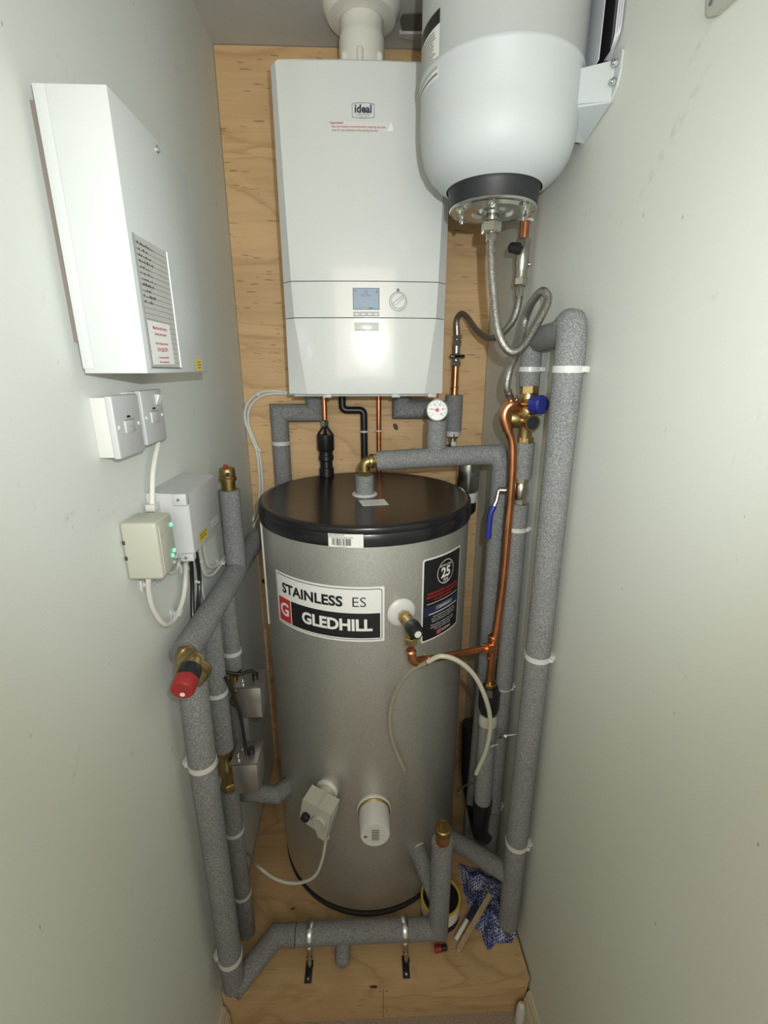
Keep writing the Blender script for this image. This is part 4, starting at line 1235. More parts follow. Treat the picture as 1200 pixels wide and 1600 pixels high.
# black coupling and lagged pipe under the copper
t = thing('lagged_drain_pipe', 'short foam lagged pipe hanging under a black coupling, right of the cylinder', 'drain pipe', (XP - .01, 1.03, .35))
QX = XP - .003
zc_ = on_x(768, 1075, QX).z; zd = on_x(766, 1125, QX).z; ze = on_x(762, 1136, QX).z; zf = on_x(758, 1262, QX).z; zg = on_x(752, 1300, QX).z
m = MB(); m.hexnut((QX, 1.045, zc_ - .006), (QX, 1.045, zc_ + .006), .016, BRASS); m.build('brass_nut', t)
m = MB(); m.lathe([(.020, zc_ - .004), (.028, zc_ - .02), (.028, zd + .02), (.021, zd)], (QX, 1.043, 0), (0, 0, 1), BLACK, 10, smooth=False); m.build('black_coupling', t, 'black plastic coupling')
m = MB(); m.lathe([(.020, zd + .004), (.0245, zd - .004), (.0245, zd - .028), (.020, zd - .030)], (QX, 1.040, 0), (0, 0, 1), CREAM, 32); m.build('cream_collar', t)
foam_piece([(QX, 1.038, zd - .028), (QX - .003, 1.02, zf)], .0235, t)
m = MB(); m.lathe([(.027, zf + .006), (.027, zf - .02), (.0235, zf - .05), (.020, zg - .012)], (QX - .003, 1.02, 0), (0, 0, 1), BLACK, 28); m.build('black_socket', t, 'black plastic socket')
t = thing('waste_pipe', 'black plastic waste bend in the shadow right of the cylinder, under the slanting steel clamp', 'waste pipe', (.31, 1.16, .36))
m = MB(); m.tube(bend([on_y(736, 1130, 1.24), on_y(734, 1215, 1.22), on_y(746, 1275, 1.12), on_y(754, 1305, 1.03)], .05), .029, BLACK, 28); m.build('pipe', t)
m = MB(); pz = on_x(722, 1232, .255)
m.tube(curve([on_y(741, 1224, 1.13), on_y(732, 1224, 1.13), on_y(724, 1230, 1.12), on_y(719, 1236, 1.11)]), .0025, ZINC, 8)
m.hexnut(on_y(719, 1232, 1.12), on_y(719, 1240, 1.10), .007, ZINC); m.build('band_clamp', t, 'steel band clamp')
m = MB(); m.tube([on_y(735, 1272, 1.12), on_y(732, 1345, 1.12)], .0028, ZINC, 8); m.build('threaded_rod', t, 'thin steel rod')
m = MB(); a = on_y(784, 1150, 1.0); b = on_y(811, 1147, .99)
m.cyl(a, b, .0028, ZINC, seg=10); m.hexnut(a + (b - a) * .15, a + (b - a) * .30, .0065, ZINC); m.box(a + Vector((-.012, -.004, -.004)), a + Vector((.003, .004, .005)), ZINC, .001)
m.solo('clamp_bolt', 'longer steel clamp bolt pointing right from the lagged drain pipe', 'bolt')
m = MB(); a = on_y(767, 1166, .99); b = on_y(779, 1163, .985)
m.cyl(a, b, .0022, ZINC, seg=10); m.hexnut(a, a + (b - a) * .35, .0055, ZINC)
m.solo('clamp_bolt', 'shorter steel clamp bolt in front of the lagged drain pipe', 'bolt')

# ball valve with blue lever on pipe B
t = thing('ball_valve', 'nickel plated ball valve with a long blue lever on the right wall pipe', 'ball valve', (BX_, BY_, Bz(812, 787)))
z0, z1 = Bz(812, 787), Bz(814, 745)
h = z1 - z0
m = MB(); m.hexnut((BX_, BY_, z0 - .002), (BX_, BY_, z0 + h * .20), .0175, CHROME); m.hexnut((BX_, BY_, z1 - h * .2), (BX_, BY_, z1 + .002), .0175, CHROME)
m.lathe([(.0145, z0 + h * .18), (.0175, z0 + h * .30), (.0185, z0 + h * .5), (.0175, z0 + h * .7), (.0145, z1 - h * .18)], (BX_, BY_, 0), (0, 0, 1), CHROME, 28)
m.cyl((BX_, BY_, z0 + h * .5), (BX_ - .050, BY_ + .008, z0 + h * .5), .0075, CHROME, seg=16); m.build('valve_body', t)
LXv = BX_ - .050
m = MB(); m.tube([(LXv, BY_ + .008, z0 + h * .5), (LXv - .004, BY_ + .006, z0 + h * .1), (LXv - .012, BY_ + .004, z0 - .012)], .0045, ZINC, 10)
m.build('lever_arm', t)
m = MB(); m.tube(bend([(LXv - .010, BY_ + .004, z0 - .006), (LXv - .019, BY_ + .002, z0 - .028), (LXv - .020, BY_, z0 - .088)], .01), .0072, BLUE, 12); m.build('lever_grip', t, 'blue plastic lever grip')

# ------------------------------------------------------------------ braided hoses
def hose(pts, r, label, ends):
    t = thing('braided_hose', label, 'braided hose', pts[len(pts) // 2])
    c = curve(pts, 10)
    m = MB(); m.tube(c, r, BRAID, 16); m.build('braided_sleeve', t)
    for i0, i1 in ends:
        m = MB(); a, b = Vector(c[i0]), Vector(c[i1])
        d_ = (a - b).normalized()
        m.cyl(a - d_ * .022, a + d_ * .004, r * 1.18, CHROME, seg=20); m.hexnut(a + d_ * .002, a + d_ * .014, r * 1.75, CHROME); m.build('end_fitting', t, 'plated hose end fitting')
    return t
T0 = Vector((TX, TY, 1.893))
m = MB()
hp = [T0, on_y(767, 400, 1.0), on_y(771, 460, .985), on_y(779, 520, .965), on_y(797, 549, .96), on_y(818, 541, .965), on_y(839, 506, .98), on_y(856, 470, .995), on_y(848, 455, 1.01), on_y(832, 472, 1.04), on_y(820, 502, 1.075), on_y(810, 545, 1.05), on_y(796, 580, 1.03), on_y(792, 606, 1.03), on_y(799, 622, 1.045)]
hose(hp, .0082, 'long braided steel hose hanging from the white vessel in a wide loop', [(0, 3), (-1, -4)])
m = MB(); m.hexnut((TX, TY, 1.888), (TX, TY, 1.908), .0195, CHROME); m.cyl((TX, TY, 1.905), (TX, TY, 1.924), .0135, CHROME); m.solo('union_nut', 'large plated hex nut under the flange of the white vessel', 'hex nut')
# filling valve near the right wall
t = thing('filling_valve', 'plated straight valve with a black lever hanging on a copper pipe behind the white vessel', 'filling valve', (.365, 1.195, 1.82))
FVX = .366
f0 = on_x(812, 447, FVX); f1 = on_x(820, 376, FVX); f2 = on_x(823, 320, FVX)
FVY = 1.19
ztop2 = CEILZ
m = MB(); m.cyl((FVX, FVY, f1.z), (FVX, FVY, CEILZ), .0105, COPPER, seg=20); m.build('copper_pipe', t, 'copper pipe')
m = MB(); m.hexnut((FVX, FVY, f1.z - .012), (FVX, FVY, f1.z + .006), .0165, CHROME); m.lathe([(.0145, f0.z + .016), (.0135, f0.z + .03), (.0135, f1.z - .055), (.0155, f1.z - .05), (.0155, f1.z - .018), (.013, f1.z - .010)], (FVX, FVY, 0), (0, 0, 1), CHROME, 28)
m.hexnut((FVX, FVY, f0.z), (FVX, FVY, f0.z + .018), .0165, CHROME); m.cyl((FVX, FVY, f0.z + .045), (FVX + .018, FVY - .004, f0.z + .045), .005, CHROME, seg=12); m.build('valve_body', t)
zl = on_x(815, 392, FVX).z
m = MB(); m.lathe([(.009, 0), (.009, .012), (.0125, .014), (.011, .034), (.006, .038)], (FVX, FVY - .004, zl), (-.95, -.3, .05), BLACK, 10, smooth=False); m.build('lever', t, 'black lever knob')
pipe_clip((FVX, FVY, on_x(824, 341, FVX).z), .0125, 0, 'white clip on the copper pipe just under the white vessel')
hp2 = [(FVX, FVY, f0.z - .004), on_y(809, 480, 1.18), on_y(799, 505, 1.19), on_y(780, 524, 1.22), on_y(762, 528, 1.27), on_y(744, 515, 1.34), on_y(731, 497, 1.40), on_y(721, 490, 1.43), on_y(714, 500, 1.45), Vtop]
hose(hp2, .0080, 'shorter braided steel filling hose between the two black-levered valves', [(0, 3), (-1, -4)])

# ------------------------------------------------------------------ left wall pipes
LX = -0.336
HZ = 1.140
CYl, DYl, EYl = 0.765, 0.912, 1.045
t = thing('insulated_pipe', 'grey foam insulated pipe running forward along the left wall to the red-capped valve', 'insulated pipe', (LX, 1.0, HZ))
foam_piece([(LX, 0.752, HZ), (LX, 1.062, HZ)], IR * .98, t)
foam_piece([(LX, 1.065, HZ), (LX, 1.16, HZ + .004), (LX + .01, 1.30, HZ + .02)], IR * .98, t)
foam_piece([(LX + .01, 1.302, HZ + .02), (LX + .055, 1.42, HZ + .03), (LX + .10, 1.46, HZ + .03)], IR * .9, t)
m = MB(); m.lathe([(IR * .98, 0), (.014, .0006)], (LX, 0.752, HZ), (0, -1, 0), FOAMIN, 32); m.build('cut_end', t, 'dark cut foam end')
# air vent
AVY = 1.125
t = thing('air_vent_pipe', 'short upright foam insulated pipe topped by a brass air vent with a red cap', 'air vent pipe', (LX, AVY, HZ))
za = on_x(360, 763, LX).z
foam_piece([(LX, AVY, HZ + .006), (LX, AVY, za)], IR * .93, t)
m = MB(); m.lathe([(.016, za - .004), (.016, za + .022), (.0205, za + .023), (.0205, za + .030), (.0185, za + .032), (.0185, za + .050), (.016, za + .054), (0, za + .054)], (LX, AVY, 0), (0, 0, 1), BRASSD, 32)
m.cyl((LX + .003, AVY - .010, za + .041), (LX + .006, AVY - .0205, za + .041), .0055, BLACK, seg=14); vb = m.build('air_vent', t, 'brass automatic air vent')
m = MB(); m.cyl((LX - .002, AVY - .003, za + .053), (LX - .002, AVY - .003, za + .062), .0052, RED, seg=16); m.build('red_cap', vb, 'small red cap')
# pipe C
def Cz(x, y, X=LX):
    return on_x(x, y, X).z
t = thing('insulated_pipe', 'grey foam insulated pipe dropping down the left wall below the red-capped valve', 'insulated pipe', (LX, CYl, PZ))
zC = [Cz(318, 1187), Cz(360, 1492)]
foam_piece([(LX, CYl + .010, HZ - .012), (LX, CYl, zC[0] + .003)], IR, t)
foam_piece([(LX, CYl, zC[0] - .003), (LX, CYl, zC[1] + .003)], IR * .98, t)
BPY, BPZ = 0.862, 0.205
foam_piece([(LX, CYl, zC[1] - .003), (LX, CYl - .002, .205), ], IR * .97, t)
foam_piece([(LX, CYl - .012, .203), (-.252, BPY, BPZ), (-.2, BPY, BPZ)], .0262, t)
pipe_clip((LX, CYl, zC[0]), IR * .97, LZ - .15, 'white clip on the left wall pipe below the red-capped valve')
pipe_clip((LX, CYl, zC[1]), IR * .97, LZ - .15, 'white clip at the very bottom of the left wall pipe')
# bottom run and post
t = thing('insulated_pipe', 'grey foam insulated pipe lying across the front of the plinth on two chrome rings', 'insulated pipe', (0, BPY, PZ))
PX_ = 0.179
foam_piece([(-.198, BPY, BPZ), (PX_ - .002, BPY, BPZ)], .0262, t)
m = MB(); m.tube([(-.076, BPY, BPZ - .012), (-.076, .822, .172)], .020, FOAM, 24); m.lathe([(.020, 0), (.0185, .008), (.012, .014), (0, .016)], (-.076, .822, .172), (0, -1, -.05), FOAM, 24); m.build('foam_stub', t, 'short rounded foam stub')
t = thing('drain_post', 'upright foam insulated pipe with a brass cap at the right front of the plinth', 'insulated pipe', (PX_, .84, PZ))
PYv = BPY
foam_piece([(PX_ - .0265, BPY, BPZ), (PX_, BPY, BPZ), (PX_, PYv, .515)], .0265, t)
zq = .515
m = MB(); m.lathe([(.0165, zq - .004), (.0165, zq + .035)], (PX_, PYv, 0), (0, 0, 1), COPPER, 28); m.build('copper_end', t, 'dull copper tail')
m = MB(); m.lathe([(.0195, zq + .030), (.0205, zq + .034), (.0205, zq + .046), (.018, zq + .049), (.017, zq + .047), (0, zq + .047)], (PX_, PYv, 0), (0, 0, 1), BRASSD, 32); m.cyl((PX_ - .004, PYv + .006, zq + .047), (PX_ - .004, PYv + .006, zq + .054), .004, BRASSD, seg=12); m.build('brass_cap', t, 'brass screwed cap')
# branches from the cylinder
t = thing('insulated_pipe', 'short slanting foam insulated pipe from the lower front of the cylinder to the brass-capped post', 'insulated pipe', (.15, .93, .3))
a = on_y(655, 1335, .965); 
foam_piece([a + Vector((-.004, .030, .006)), a, Vector((PX_, PYv + .012, .292))], .0235, t)
m = MB(); dv = (Vector((PX_, PYv + .012, .292)) - a).normalized(); m.lathe([(.0252, -.012), (.0252, -.009)], a + Vector((-.001, .006, .002)) , dv, WPLAS, 32); m.build('white_rim', t)
t = thing('insulated_pipe', 'slanting foam insulated pipe from behind the brass-capped post to the tallest right pipe', 'insulated pipe', (.28, .95, .3))
p0 = on_y(700, 1318, 1.03); p1 = on_x(800, 1385, AX - .010)
foam_piece([(.232, 1.045, p0.z + .01), (AX - .010, AY - .005, p1.z + .006)], .0245, t)

# pipes D and E with zone valves
t = thing('insulated_pipe', 'grey foam insulated pipe down the left wall through the lower zone valve', 'insulated pipe', (-.345, DYl, PZ))
DX = -.345
zD = [Cz(346, 1180, DX), Cz(354, 1243, DX), Cz(368, 1290, DX), Cz(376, 1405, DX)]
foam_piece([(DX + .004, DYl, HZ - .014), (DX, DYl, Cz(345, 1068, DX) + .002)], .0225, t)
foam_piece([(DX, DYl, Cz(345, 1068, DX) - .002), (DX, DYl, zD[0])], .0225, t)
foam_piece([(DX, DYl, zD[1]), (DX, DYl, zD[2] + .002)], .0225, t)
foam_piece([(DX, DYl, zD[2] - .002), (DX, DYl, zD[3] + .002)], .0225, t)
foam_piece([(DX, DYl, zD[3] - .002), (DX, DYl, PZ + .001)], .0225, t)
pipe_clip((DX, DYl, zD[2]), .0222, LZ - .2, 'white clip just below the lower zone valve')
pipe_clip((DX, DYl, zD[3]), .0222, LZ - .2, 'white clip low on the zone valve pipe, behind the front left pipe')
pipe_clip((DX, DYl, Cz(345, 1068, DX)), .0222, LZ - .2, 'white clip on the zone valve pipe beside the red-capped valve')
EX = -.345
t = thing('insulated_pipe', 'grey foam insulated pipe down the left wall through the upper zone valve into the cylinder', 'insulated pipe', (EX, EYl, .45))
zE = [Cz(357, 1062, EX), Cz(362, 1122, EX)]
foam_piece([(EX, EYl, HZ - .014), (EX, EYl, zE[0] + .05)], .0225, t)
foam_piece([(EX, EYl, zE[0] + .046), (EX, EYl, zE[0])], .0225, t)
pE = on_x(400, 1241, EX)
foam_piece([(EX, EYl, zE[1]), (EX, EYl, .492), (-.262, EYl - .01, .492), (-.232, EYl + .03, .485)], .0235, t)
pipe_clip((EX, EYl, zE[0] + .048), .0222, LZ - .2, 'white clip just above the upper zone valve')
def zone_valve(y, zt, zb, x0, yb0, yb1, zt2, zb2, label, cpts):
    t = thing('zone_valve', label, 'zone valve', (DX, y, zb), 'zone valves on the left wall')
    h = zt - zb
    m = MB(); m.hexnut((DX, y, zt - .020), (DX, y, zt + .002), .019, BRASS); m.hexnut((DX, y, zb - .002), (DX, y, zb + .020), .019, BRASS)
    m.lathe([(.0145, zb + .018), (.0145, zb + h * .35), (.020, zb + h * .42), (.020, zb + h * .6), (.0145, zb + h * .68), (.0145, zt - .018)], (DX, y, 0), (0, 0, 1), BRASS, 28)
    m.box((DX, y - .013, zb + h * .30), (x0 + .002, y + .013, zb + h * .72), BRASS, .003); m.build('valve_body', t, 'brass valve body')
    # sheet metal actuator, open tray top
    x1 = x0 + .056
    m = MB()
    m.box((x0, yb0, zb2), (x1, yb1, zt2 - .004), GALV, .0012)
    m.box((x0 - .004, yb0 - .001, zt2 - .003), (x1 + .001, yb1 + .006, zt2 - .0018), GALV)
    m.box((x0 - .004, yb0 - .001, zt2 - .003), (x1 + .001, yb0 + .0004, zt2 + .001), GALV)
    m.box((x1, yb0 - .001, zt2 - .003), (x1 + .0012, yb1 + .006, zt2 + .001), GALV)
    ab = m.build('actuator_housing', t, 'folded steel actuator box')
    m = MB(); m.cyl((x0 + .038, (yb0 + yb1) / 2, zt2 - .004), (x0 + .038, (yb0 + yb1) / 2 , zt2 + .014), .0075, BLACK, seg=16); m.build('cable_grommet', ab, 'black cable grommet')
    m = MB(); m.tube([(x0 + .010, yb0 + .02, zt2), (x0 + .010, yb0 + .02, zt2 + .008), (x0 + .016, yb0 + .035, zt2 + .008)], .002, ZINC, 8); m.build('manual_lever', ab)
    m = MB(); m.tube(curve([(x0 + .038, (yb0 + yb1) / 2, zt2 + .012)] + cpts, 8), .0042, BLACK, 12); m.build('flex', t, 'black flex')
zone_valve(EYl, zE[0], zE[1], -.315, .955, 1.02, .912, .824, 'upper steel-boxed zone valve with a black cable on the left wall',
           [Vector((-.285, .985, .935)), on_y(375, 1053, .97), on_y(352, 1050, .96)])
zone_valve(DYl, zD[0], zD[1], -.315, .865, .93, .773, .686, 'lower steel-boxed zone valve with a long slanting black cable on the left wall',
           [on_y(386, 1180, .895), on_y(376, 1120, .90), on_y(362, 1080, .90), on_y(352, 1058, .90)])

# red capped valve
t = thing('bypass_valve', 'brass valve with a black neck and red cap projecting from the left foam pipe', 'valve', (LX, .75, HZ))
q0 = Vector((LX, .758, HZ)); q1 = on_y(305, 1033, .715); q2 = on_y(296, 1050, .688); q3 = on_y(286, 1076, .655)
m = MB(); m.hexnut(q0, q0 + (q1 - q0) * .35, .019, BRASS); m.cyl(q0, q1, .0145, BRASS); m.lathe([(.016, 0), (.0195, .006), (.021, .018), (.020, .03)], q1 + (q0 - q1) * .25, (q2 - q1), BRASS, 28)
m.tube(bend([q1, q1 + Vector((.016, .012, -.025)), Vector((LX + .010, .765, 1.065))], .012), .009, BRASS, 18); m.build('valve_body', t, 'brass valve body')
dd = (q3 - q2).normalized()
m = MB(); m.lathe([(.0185, -.008), (.0195, .0), (.0185, .016), (.016, .020)], q2, dd, BLACK, 32); m.build('black_neck', t, 'black plastic neck')
m = MB(); m.lathe([(.0175, .014), (.0195, .016), (.0195, .036), (.0175, .039), (0, .039)], q2, dd, RED, 36); rc = m.build('red_cap', t, 'red plastic cap')
m = MB(); m.lathe([(.0042, .039), (.0042, .0402), (0, .0402)], q2 - Vector((0, 0, .006)), dd, WINK, 18); m.build('cap_mark', rc)

# ------------------------------------------------------------------ cylinder front fittings
# thermostat
t = thing('cylinder_thermostat', 'cream immersion thermostat box with a dial and black knob, low on the silver cylinder', 'thermostat', (-.12, .91, .5))
th = Matrix.Rotation(math.radians(-20), 4, 'Z')
C0 = on_y(493, 1283, .885)
front = Vector((C0.x, C0.y, C0.z))
M = Matrix.Translation(front) @ Matrix.Rotation(math.radians(-24), 4, 'Z') @ Matrix.Rotation(math.radians(12), 4, 'Y')
m = MB()
poly = [(-.044, .048), (.036, .048), (.036, -.050), (.014, -.050), (.004, -.030), (-.034, -.026), (-.044, -.012)]
m.hull([M @ Vector((x, 0.0, z)) for x, z in poly], [M @ Vector((x, .046, z)) for x, z in poly], CREAM)
bd = m.build('housing', t)
m = MB(); m.box((-.006, -.001, -.02), (-.0035, .047, .0492), CREAM, .0006, M=M)
m.box((-.0025, -.0006, .030), (.001, .047, .0492), GREYST, .0006, M=M); m.build('lid_rib', bd)
m = MB(); m.lathe([(.0225, -.0005), (.0225, .0008)], M @ Vector((.010, 0, .004)), M.to_3x3() @ Vector((0, -1, 0)), GREYST, 36); m.lathe([(.0205, 0), (.0205, .005), (.0185, .008), (0, .008)], M @ Vector((.010, 0, .004)), M.to_3x3() @ Vector((0, -1, 0)), CREAM, 36)
for i in range(9):
    a_ = math.radians(230 - 30 * i); m.cyl(M @ Vector((.010 + .014 * math.cos(a_), -.0078, .004 + .014 * math.sin(a_))), M @ Vector((.010 + .014 * math.cos(a_), -.0084, .004 + .014 * math.sin(a_))), .0014, GINK, seg=8)
m.build('dial', t, 'round numbered dial')
m = MB(); m.lathe([(.011, 0), (.011, .010), (.0095, .013), (0, .013)], M @ Vector((-.026, 0, .002)), M.to_3x3() @ Vector((0, -1, 0)), BLACK, 10, smooth=False); m.build('knob', t, 'black knob')
m = MB(); m.box((.0355, .010, -.03), (.038, .040, .03), GREYST, .0006, M=M); m.build('side_plate', t)
ub = on_y(512, 1245, .955)
m = MB(); a = ub; nrm = Vector((a.x - CX, a.y - CY, 0)).normalized()
bc = Vector((CX + CR * nrm.x, CY + CR * nrm.y, C0.z + .022))
m.lathe([(.030, 0), (.030, .006), (.026, .010)], bc, nrm, WPLAS, 40); m.lathe([(.024, .008), (.024, .045)], bc, nrm, CREAM, 32); m.build('boss', t, 'white boss ring')
wp = M @ Vector((.030, .02, -.050))
m = MB(); m.box(wp + Vector((-.006, -.008, -.012)), wp + Vector((.006, .008, .004)), CREAM, .001); m.build('cord_grip', t)
cable('thermostat_flex', [wp + Vector((-.002, 0, -.010)), on_y(503, 1345, .885), on_y(490, 1370, .88), on_y(462, 1380, .88), on_y(430, 1373, .885), on_y(402, 1352, .90), on_x(388, 1334, -.372)], .0042, CREAM, 'cream cable hanging in a curve from the thermostat box to the left wall')
# immersion heater cup
t = thing('immersion_heater', 'white round immersion heater cap in a brass ring, low on the silver cylinder', 'immersion heater', (.01, .9, .55))
ib = Vector((CX + .014, CY - CR + .0005, .555))
ib.x = on_y(584, 1262, .935).x; ib.z = on_y(584, 1262, .935).z
m = MB(); m.lathe([(.044, 0), (.044, .006), (.040, .009)], ib, (0.03, -1, 0), WPLAS, 48); m.build('white_bezel', t)
m = MB(); m.lathe([(.0405, .006), (.0415, .008), (.0415, .012), (.0385, .014)], ib, (0.03, -1, 0), BRASS, 48); m.build('brass_ring', t, 'thin brass ring')
m = MB(); m.lathe([(.0385, .010), (.0375, .072), (.0350, .076), (.0350, .0745), (0, .0745)], ib, (0.03, -1, 0), WPLAS, 48); cpw = m.build('cap', t, 'white plastic cup cap', auto=60)
fc = ib + Vector((0.03, -1, 0)).normalized() * .0748
m = MB(); m.quad(lambda u, v: fc + Vector((u, -.0004, v)), -.010, -.018, .013, .018, LABELW)
for i in range(11):
    m.quad(lambda u, v: fc + Vector((u, -.0007, v)), -.009, -.017 + i * .0032, .009 + .003 * (i % 2), -.0152 + i * .0032, INK if i % 3 else GINK)
m.build('data_sticker', cpw)
m = MB(); m.lathe([(.0045, 0), (.0045, .0012), (.003, .0016)], fc + Vector((-.024, 0, -.004)), (0, -1, 0), ZINC, 16); m.build('cap_screw', cpw)

# clear hose, two sweeps
t = thing('clear_hose', 'loop of clear yellowed plastic hose hanging over the copper branch in front of the cylinder', 'hose', (.2, .9, .6))
m = MB()
hp = [on_y(668, 1034, .858), on_y(690, 1025, .850), on_y(718, 1034, .850), on_y(743, 1058, .860), on_y(760, 1095, .87), on_y(766, 1130, .885), on_y(760, 1170, .90), on_y(744, 1209, .915)]
m.tube(curve(hp, 8), .0053, HOSE, 14); m.build('hose', t)
m = MB()
hp = [on_y(664, 1036, .860), on_y(640, 1050, .885), on_y(618, 1082, .912), on_y(609, 1120, .922), on_y(614, 1160, .924), on_y(632, 1203, .924)]
m.tube(curve(hp, 8), .0046, mat('clear_hose_thin', (0.50, 0.47, 0.36), 0.2, trans=0.45), 12); m.build('hose_tail', t, 'thinner translucent hose tail')

# boiler cables on the plywood
t = thing('twin_cable', 'pair of white cables curving down the plywood from under the boiler on the left', 'cable', (-.3, 1.5, 1.2))
for k in (0, 1):
    o_ = Vector((.0045 * (1 if k else -1), 0, .004 * (1 if not k else -1)))
    pts = [on_y(470, 616, 1.506), on_y(448, 614, 1.506), on_y(425, 613, 1.506), on_y(404, 618, 1.506), on_y(388, 635, 1.506), on_y(386, 660, 1.506), on_y(396, 688, 1.506), on_y(404, 712, 1.506), on_y(408, 760, 1.506), on_y(405, 790, 1.506), on_y(397, 815, 1.500), on_y(384, 832, 1.495)]
    m = MB(); m.tube(curve([p_ + o_ for p_ in pts], 7), .0042, CABW, 10); m.build('cable_core', t)
def tack(x, y, label):
    p_ = on_y(x, y, 1.508); m = MB(); m.box(p_ + Vector((-.006, -.008, -.006)), p_ + Vector((.008, .006, .006)), WPLAS, .002)
    m.solo('cable_clip', label, 'cable clip', None, 'cable clips on the plywood')
tack(447, 614, 'small white cable clip beside the lower left boiler corner'); tack(403, 616, 'small white cable clip at the top bend of the twin cable'); tack(405, 703, 'small white cable clip halfway down the twin cable')

# ------------------------------------------------------------------ chrome rings on the plinth
def ring_proto(x, label):
    t = thing('pipe_ring', label, 'pipe ring', (x, .82, PZ), 'chrome pipe rings on the plinth')
    m = MB()
    m.lathe([(.0265, -.0085), (.0295, -.0085), (.0315, -.005), (.0315, .005), (.0295, .0085), (.0265, .0085)], (x, BPY, BPZ), (1, 0, 0), ZINC, 40, cap=False)
    m.box((x - .0065, BPY - .034, BPZ - .020), (x + .0065, BPY - .022, BPZ - .004), CHROME, .0015); m.build('ring_band', t)
    m = MB(); a_ = Vector((x, BPY - .028, BPZ - .014)); b_ = Vector((x + .002, .822, PZ + .010)); m.cyl(a_, b_, .0052, CHROME, seg=16); m.lathe([(.007, 0), (.007, .004)], a_ + (b_ - a_) * .4, b_ - a_, CHROME, 16); m.build('stem', t)
    m = MB(); m.box((x - .009, .790, PZ), (x + .009, .838, PZ + .004), BLACK, .0008); m.cyl((x + .002, .822, PZ + .003), (x + .002, .822, PZ + .012), .0085, BLACK, seg=16); m.cyl((x, .797, PZ + .0035), (x, .797, PZ + .0055), .0032, ZINC, seg=10); m.build('base_plate', t, 'black base plate')
    return t
ring_proto(-.163, 'chrome pipe ring on a black foot, left of the two on the plinth front')
ring_proto(.089, 'chrome pipe ring on a black foot, right of the two on the plinth front')

# ------------------------------------------------------------------ clutter right of the post
t = thing('paint_tin', 'open white and black tin with a yellow rim, behind the brass-capped post', 'tin', (.205, .935, PZ))
tx, ty = .198, .940
m = MB(); m.lathe([(0.0550, 0), (0.0550, .022)], (tx, ty, PZ), (0, 0, 1), BRUB, 48); m.lathe([(0.0552, .022), (0.0552, .062), (0.0528, .064)], (tx, ty, PZ), (0, 0, 1), LABELW, 48, cap=False); m.build('body', t)
m = MB(); m.lathe([(0.0556, .062), (0.0566, .065), (0.0556, .068), (0.0512, .068), (0.0501, .064)], (tx, ty, PZ), (0, 0, 1), YEL, 48, cap=False); m.build('rim', t, 'yellow rim')
m = MB(); m.lathe([(0.0512, .058), (0, .058)], (tx, ty, PZ), (0, 0, 1), BLACK, 40, cap=False); m.build('contents', t, 'dark contents')
m = MB(); a = on_z(766, 1398, PZ + .048); b = on_z(717, 1483, PZ + .006)
dv = (b - a).normalized(); sd = dv.cross(Vector((0, 0, 1))).normalized()
def slat(mb, a, b, w, h, mt):
    dv = (b - a).normalized(); sd = dv.cross(Vector((0, 0, 1))).normalized() * w / 2; up = Vector((0, 0, h / 2))
    mb.hull([a + sd + up, a - sd + up, a - sd - up, a + sd - up], [b + sd + up, b - sd + up, b - sd - up, b + sd - up], mt)
slat(m, a, b, .014, .005, WOODST); m.lathe([(.007, 0), (.005, .005), (0, .007)], b, dv, WOODST, 12)
m.solo('stirring_stick', 'flat wooden stirring stick leaning on the blue cloth', 'stick')
t = thing('sealant_tube', 'thin white and dark blue tube lying beside the wooden stick', 'tube', on_z(730, 1440, PZ))
a = on_z(750, 1402, PZ + .03); b = on_z(712, 1468, PZ + .008)
m = MB(); m.tube([a, a + (b - a) * .55], .0055, NAVY, 14); m.build('tube_body', t, 'dark blue printed half')
m = MB(); m.tube([a + (b - a) * .55, b], .0062, LABELW, 14, radii=[.0055, .0062]); m.build('tube_tip', t, 'white half')
m = MB(); a = on_z(688, 1478, PZ + .008); a.y = .842
m.lathe([(.009, 0), (.009, .016), (.007, .018)], a + Vector((-.016, .004, 0)), (1, .1, 0), RED, 20); m.lathe([(.008, 0), (.0075, .014), (0, .018)], a + Vector((.002, .006, 0)), (1, .1, 0), BLACK, 20)
m.solo('red_plug', 'small red and black plug lying under the foot of the brass-capped post', 'plug', None)
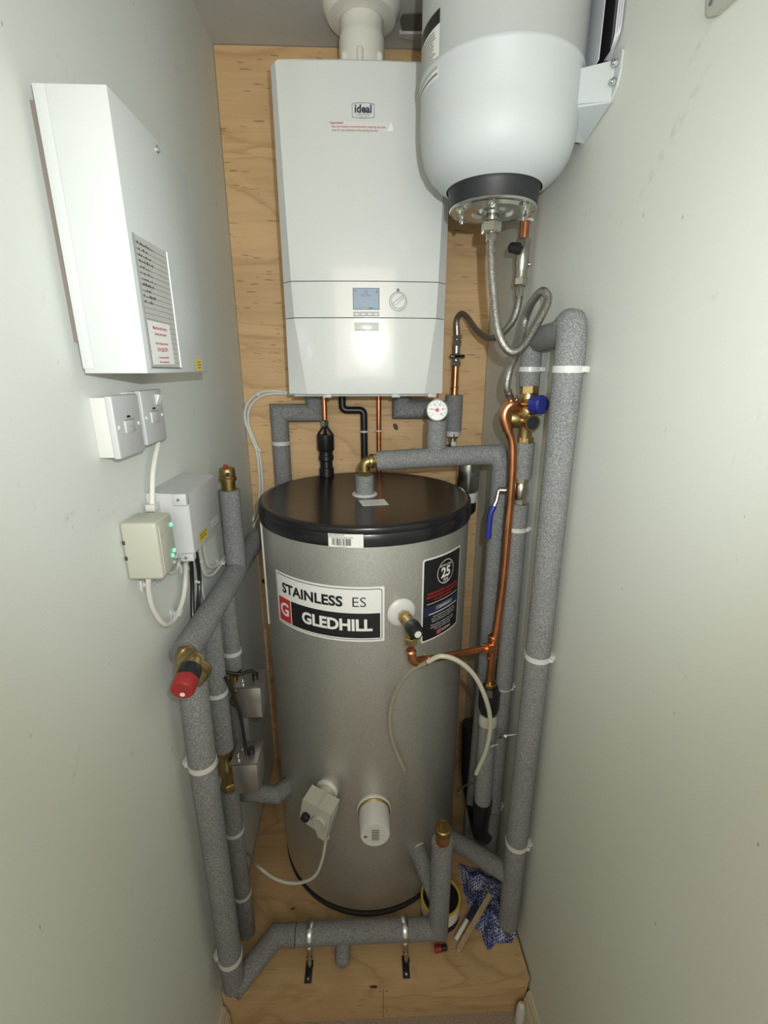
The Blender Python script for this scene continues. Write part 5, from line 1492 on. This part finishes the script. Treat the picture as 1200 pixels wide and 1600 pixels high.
# crumpled cloth: displaced ragged sheet with real folds
rc_ = random.Random(11)
import mathutils
bm = bmesh.new()
outline = [on_z(*q, PZ) for q in ((716, 1350), (724, 1392), (736, 1425), (735, 1448), (752, 1455), (757, 1475), (762, 1487), (775, 1474), (800, 1474), (808, 1462), (800, 1440), (795, 1400), (790, 1372), (760, 1360))]
cxy = Vector((sum(p_.x for p_ in outline) / len(outline), sum(p_.y for p_ in outline) / len(outline), PZ))
NR, NS = 30, 84
rows = []
for i in range(NR + 1):
    r_ = i / NR; row = []
    for j_ in range(NS):
        s_ = j_ / NS * len(outline); k = int(s_); f_ = s_ - k
        ob_ = outline[k % len(outline)].lerp(outline[(k + 1) % len(outline)], f_)
        p_ = cxy.lerp(ob_, r_)
        h_ = 0.036 * (1 - r_ ** 3) + 0.004
        nz = mathutils.noise.noise(p_ * 34) * .020 + abs(mathutils.noise.noise(p_ * 62 + Vector((5, 2, 1)))) * .020
        p_.z = PZ + max(.0015, h_ + nz * (1.15 - r_ * .5) - .012)
        p_.x += mathutils.noise.noise(p_ * 50 + Vector((9, 0, 0))) * .006
        p_.y += mathutils.noise.noise(p_ * 50 + Vector((0, 9, 0))) * .006
        row.append(bm.verts.new(p_))
    rows.append(row)
for i in range(NR):
    for j_ in range(NS):
        bm.faces.new([rows[i][j_], rows[i][(j_ + 1) % NS], rows[i + 1][(j_ + 1) % NS], rows[i + 1][j_]])
bmesh.ops.remove_doubles(bm, verts=bm.verts[:], dist=1e-5)
m = MB(); m.bm(bm, CLOTH, True)
m.solo('blue_cloth', 'crumpled blue and white checked cloth on the plinth beside the tallest right pipe', 'cloth', cxy)

# ------------------------------------------------------------------ small things at the frame edges
m = MB(); a = Vector((xr(.76) - .026, .765, 0))
m.lathe([(.012, 0), (.012, .05), (.008, .066), (0, .070)], a, (0, 0, 1), WPLAS, 20)
m.solo('door_stop', 'white rounded door stop in the right corner in front of the plinth', 'door stop', a)
t = thing('light_switch', 'cream plastic wall plate with a screw at the top right of the photo', 'wall plate', (xr(.66), .66, 2.06))
m = MB(); ww = lambda x, y: on_x(x, y, xr(.68) - .008)
pa = [ww(1105, -60), ww(1103, 22), ww(1107, 27), ww(1114, 24), ww(1170, -30), ww(1180, -60)]
m.prism(pa, (.0075, 0, 0), CREAM); m.build('plate', t)
m = MB(); m.cyl(ww(1112, 3) , ww(1112, 3) + Vector((-.0012, 0, 0)), .0035, GINK, seg=14); m.build('screw', t)
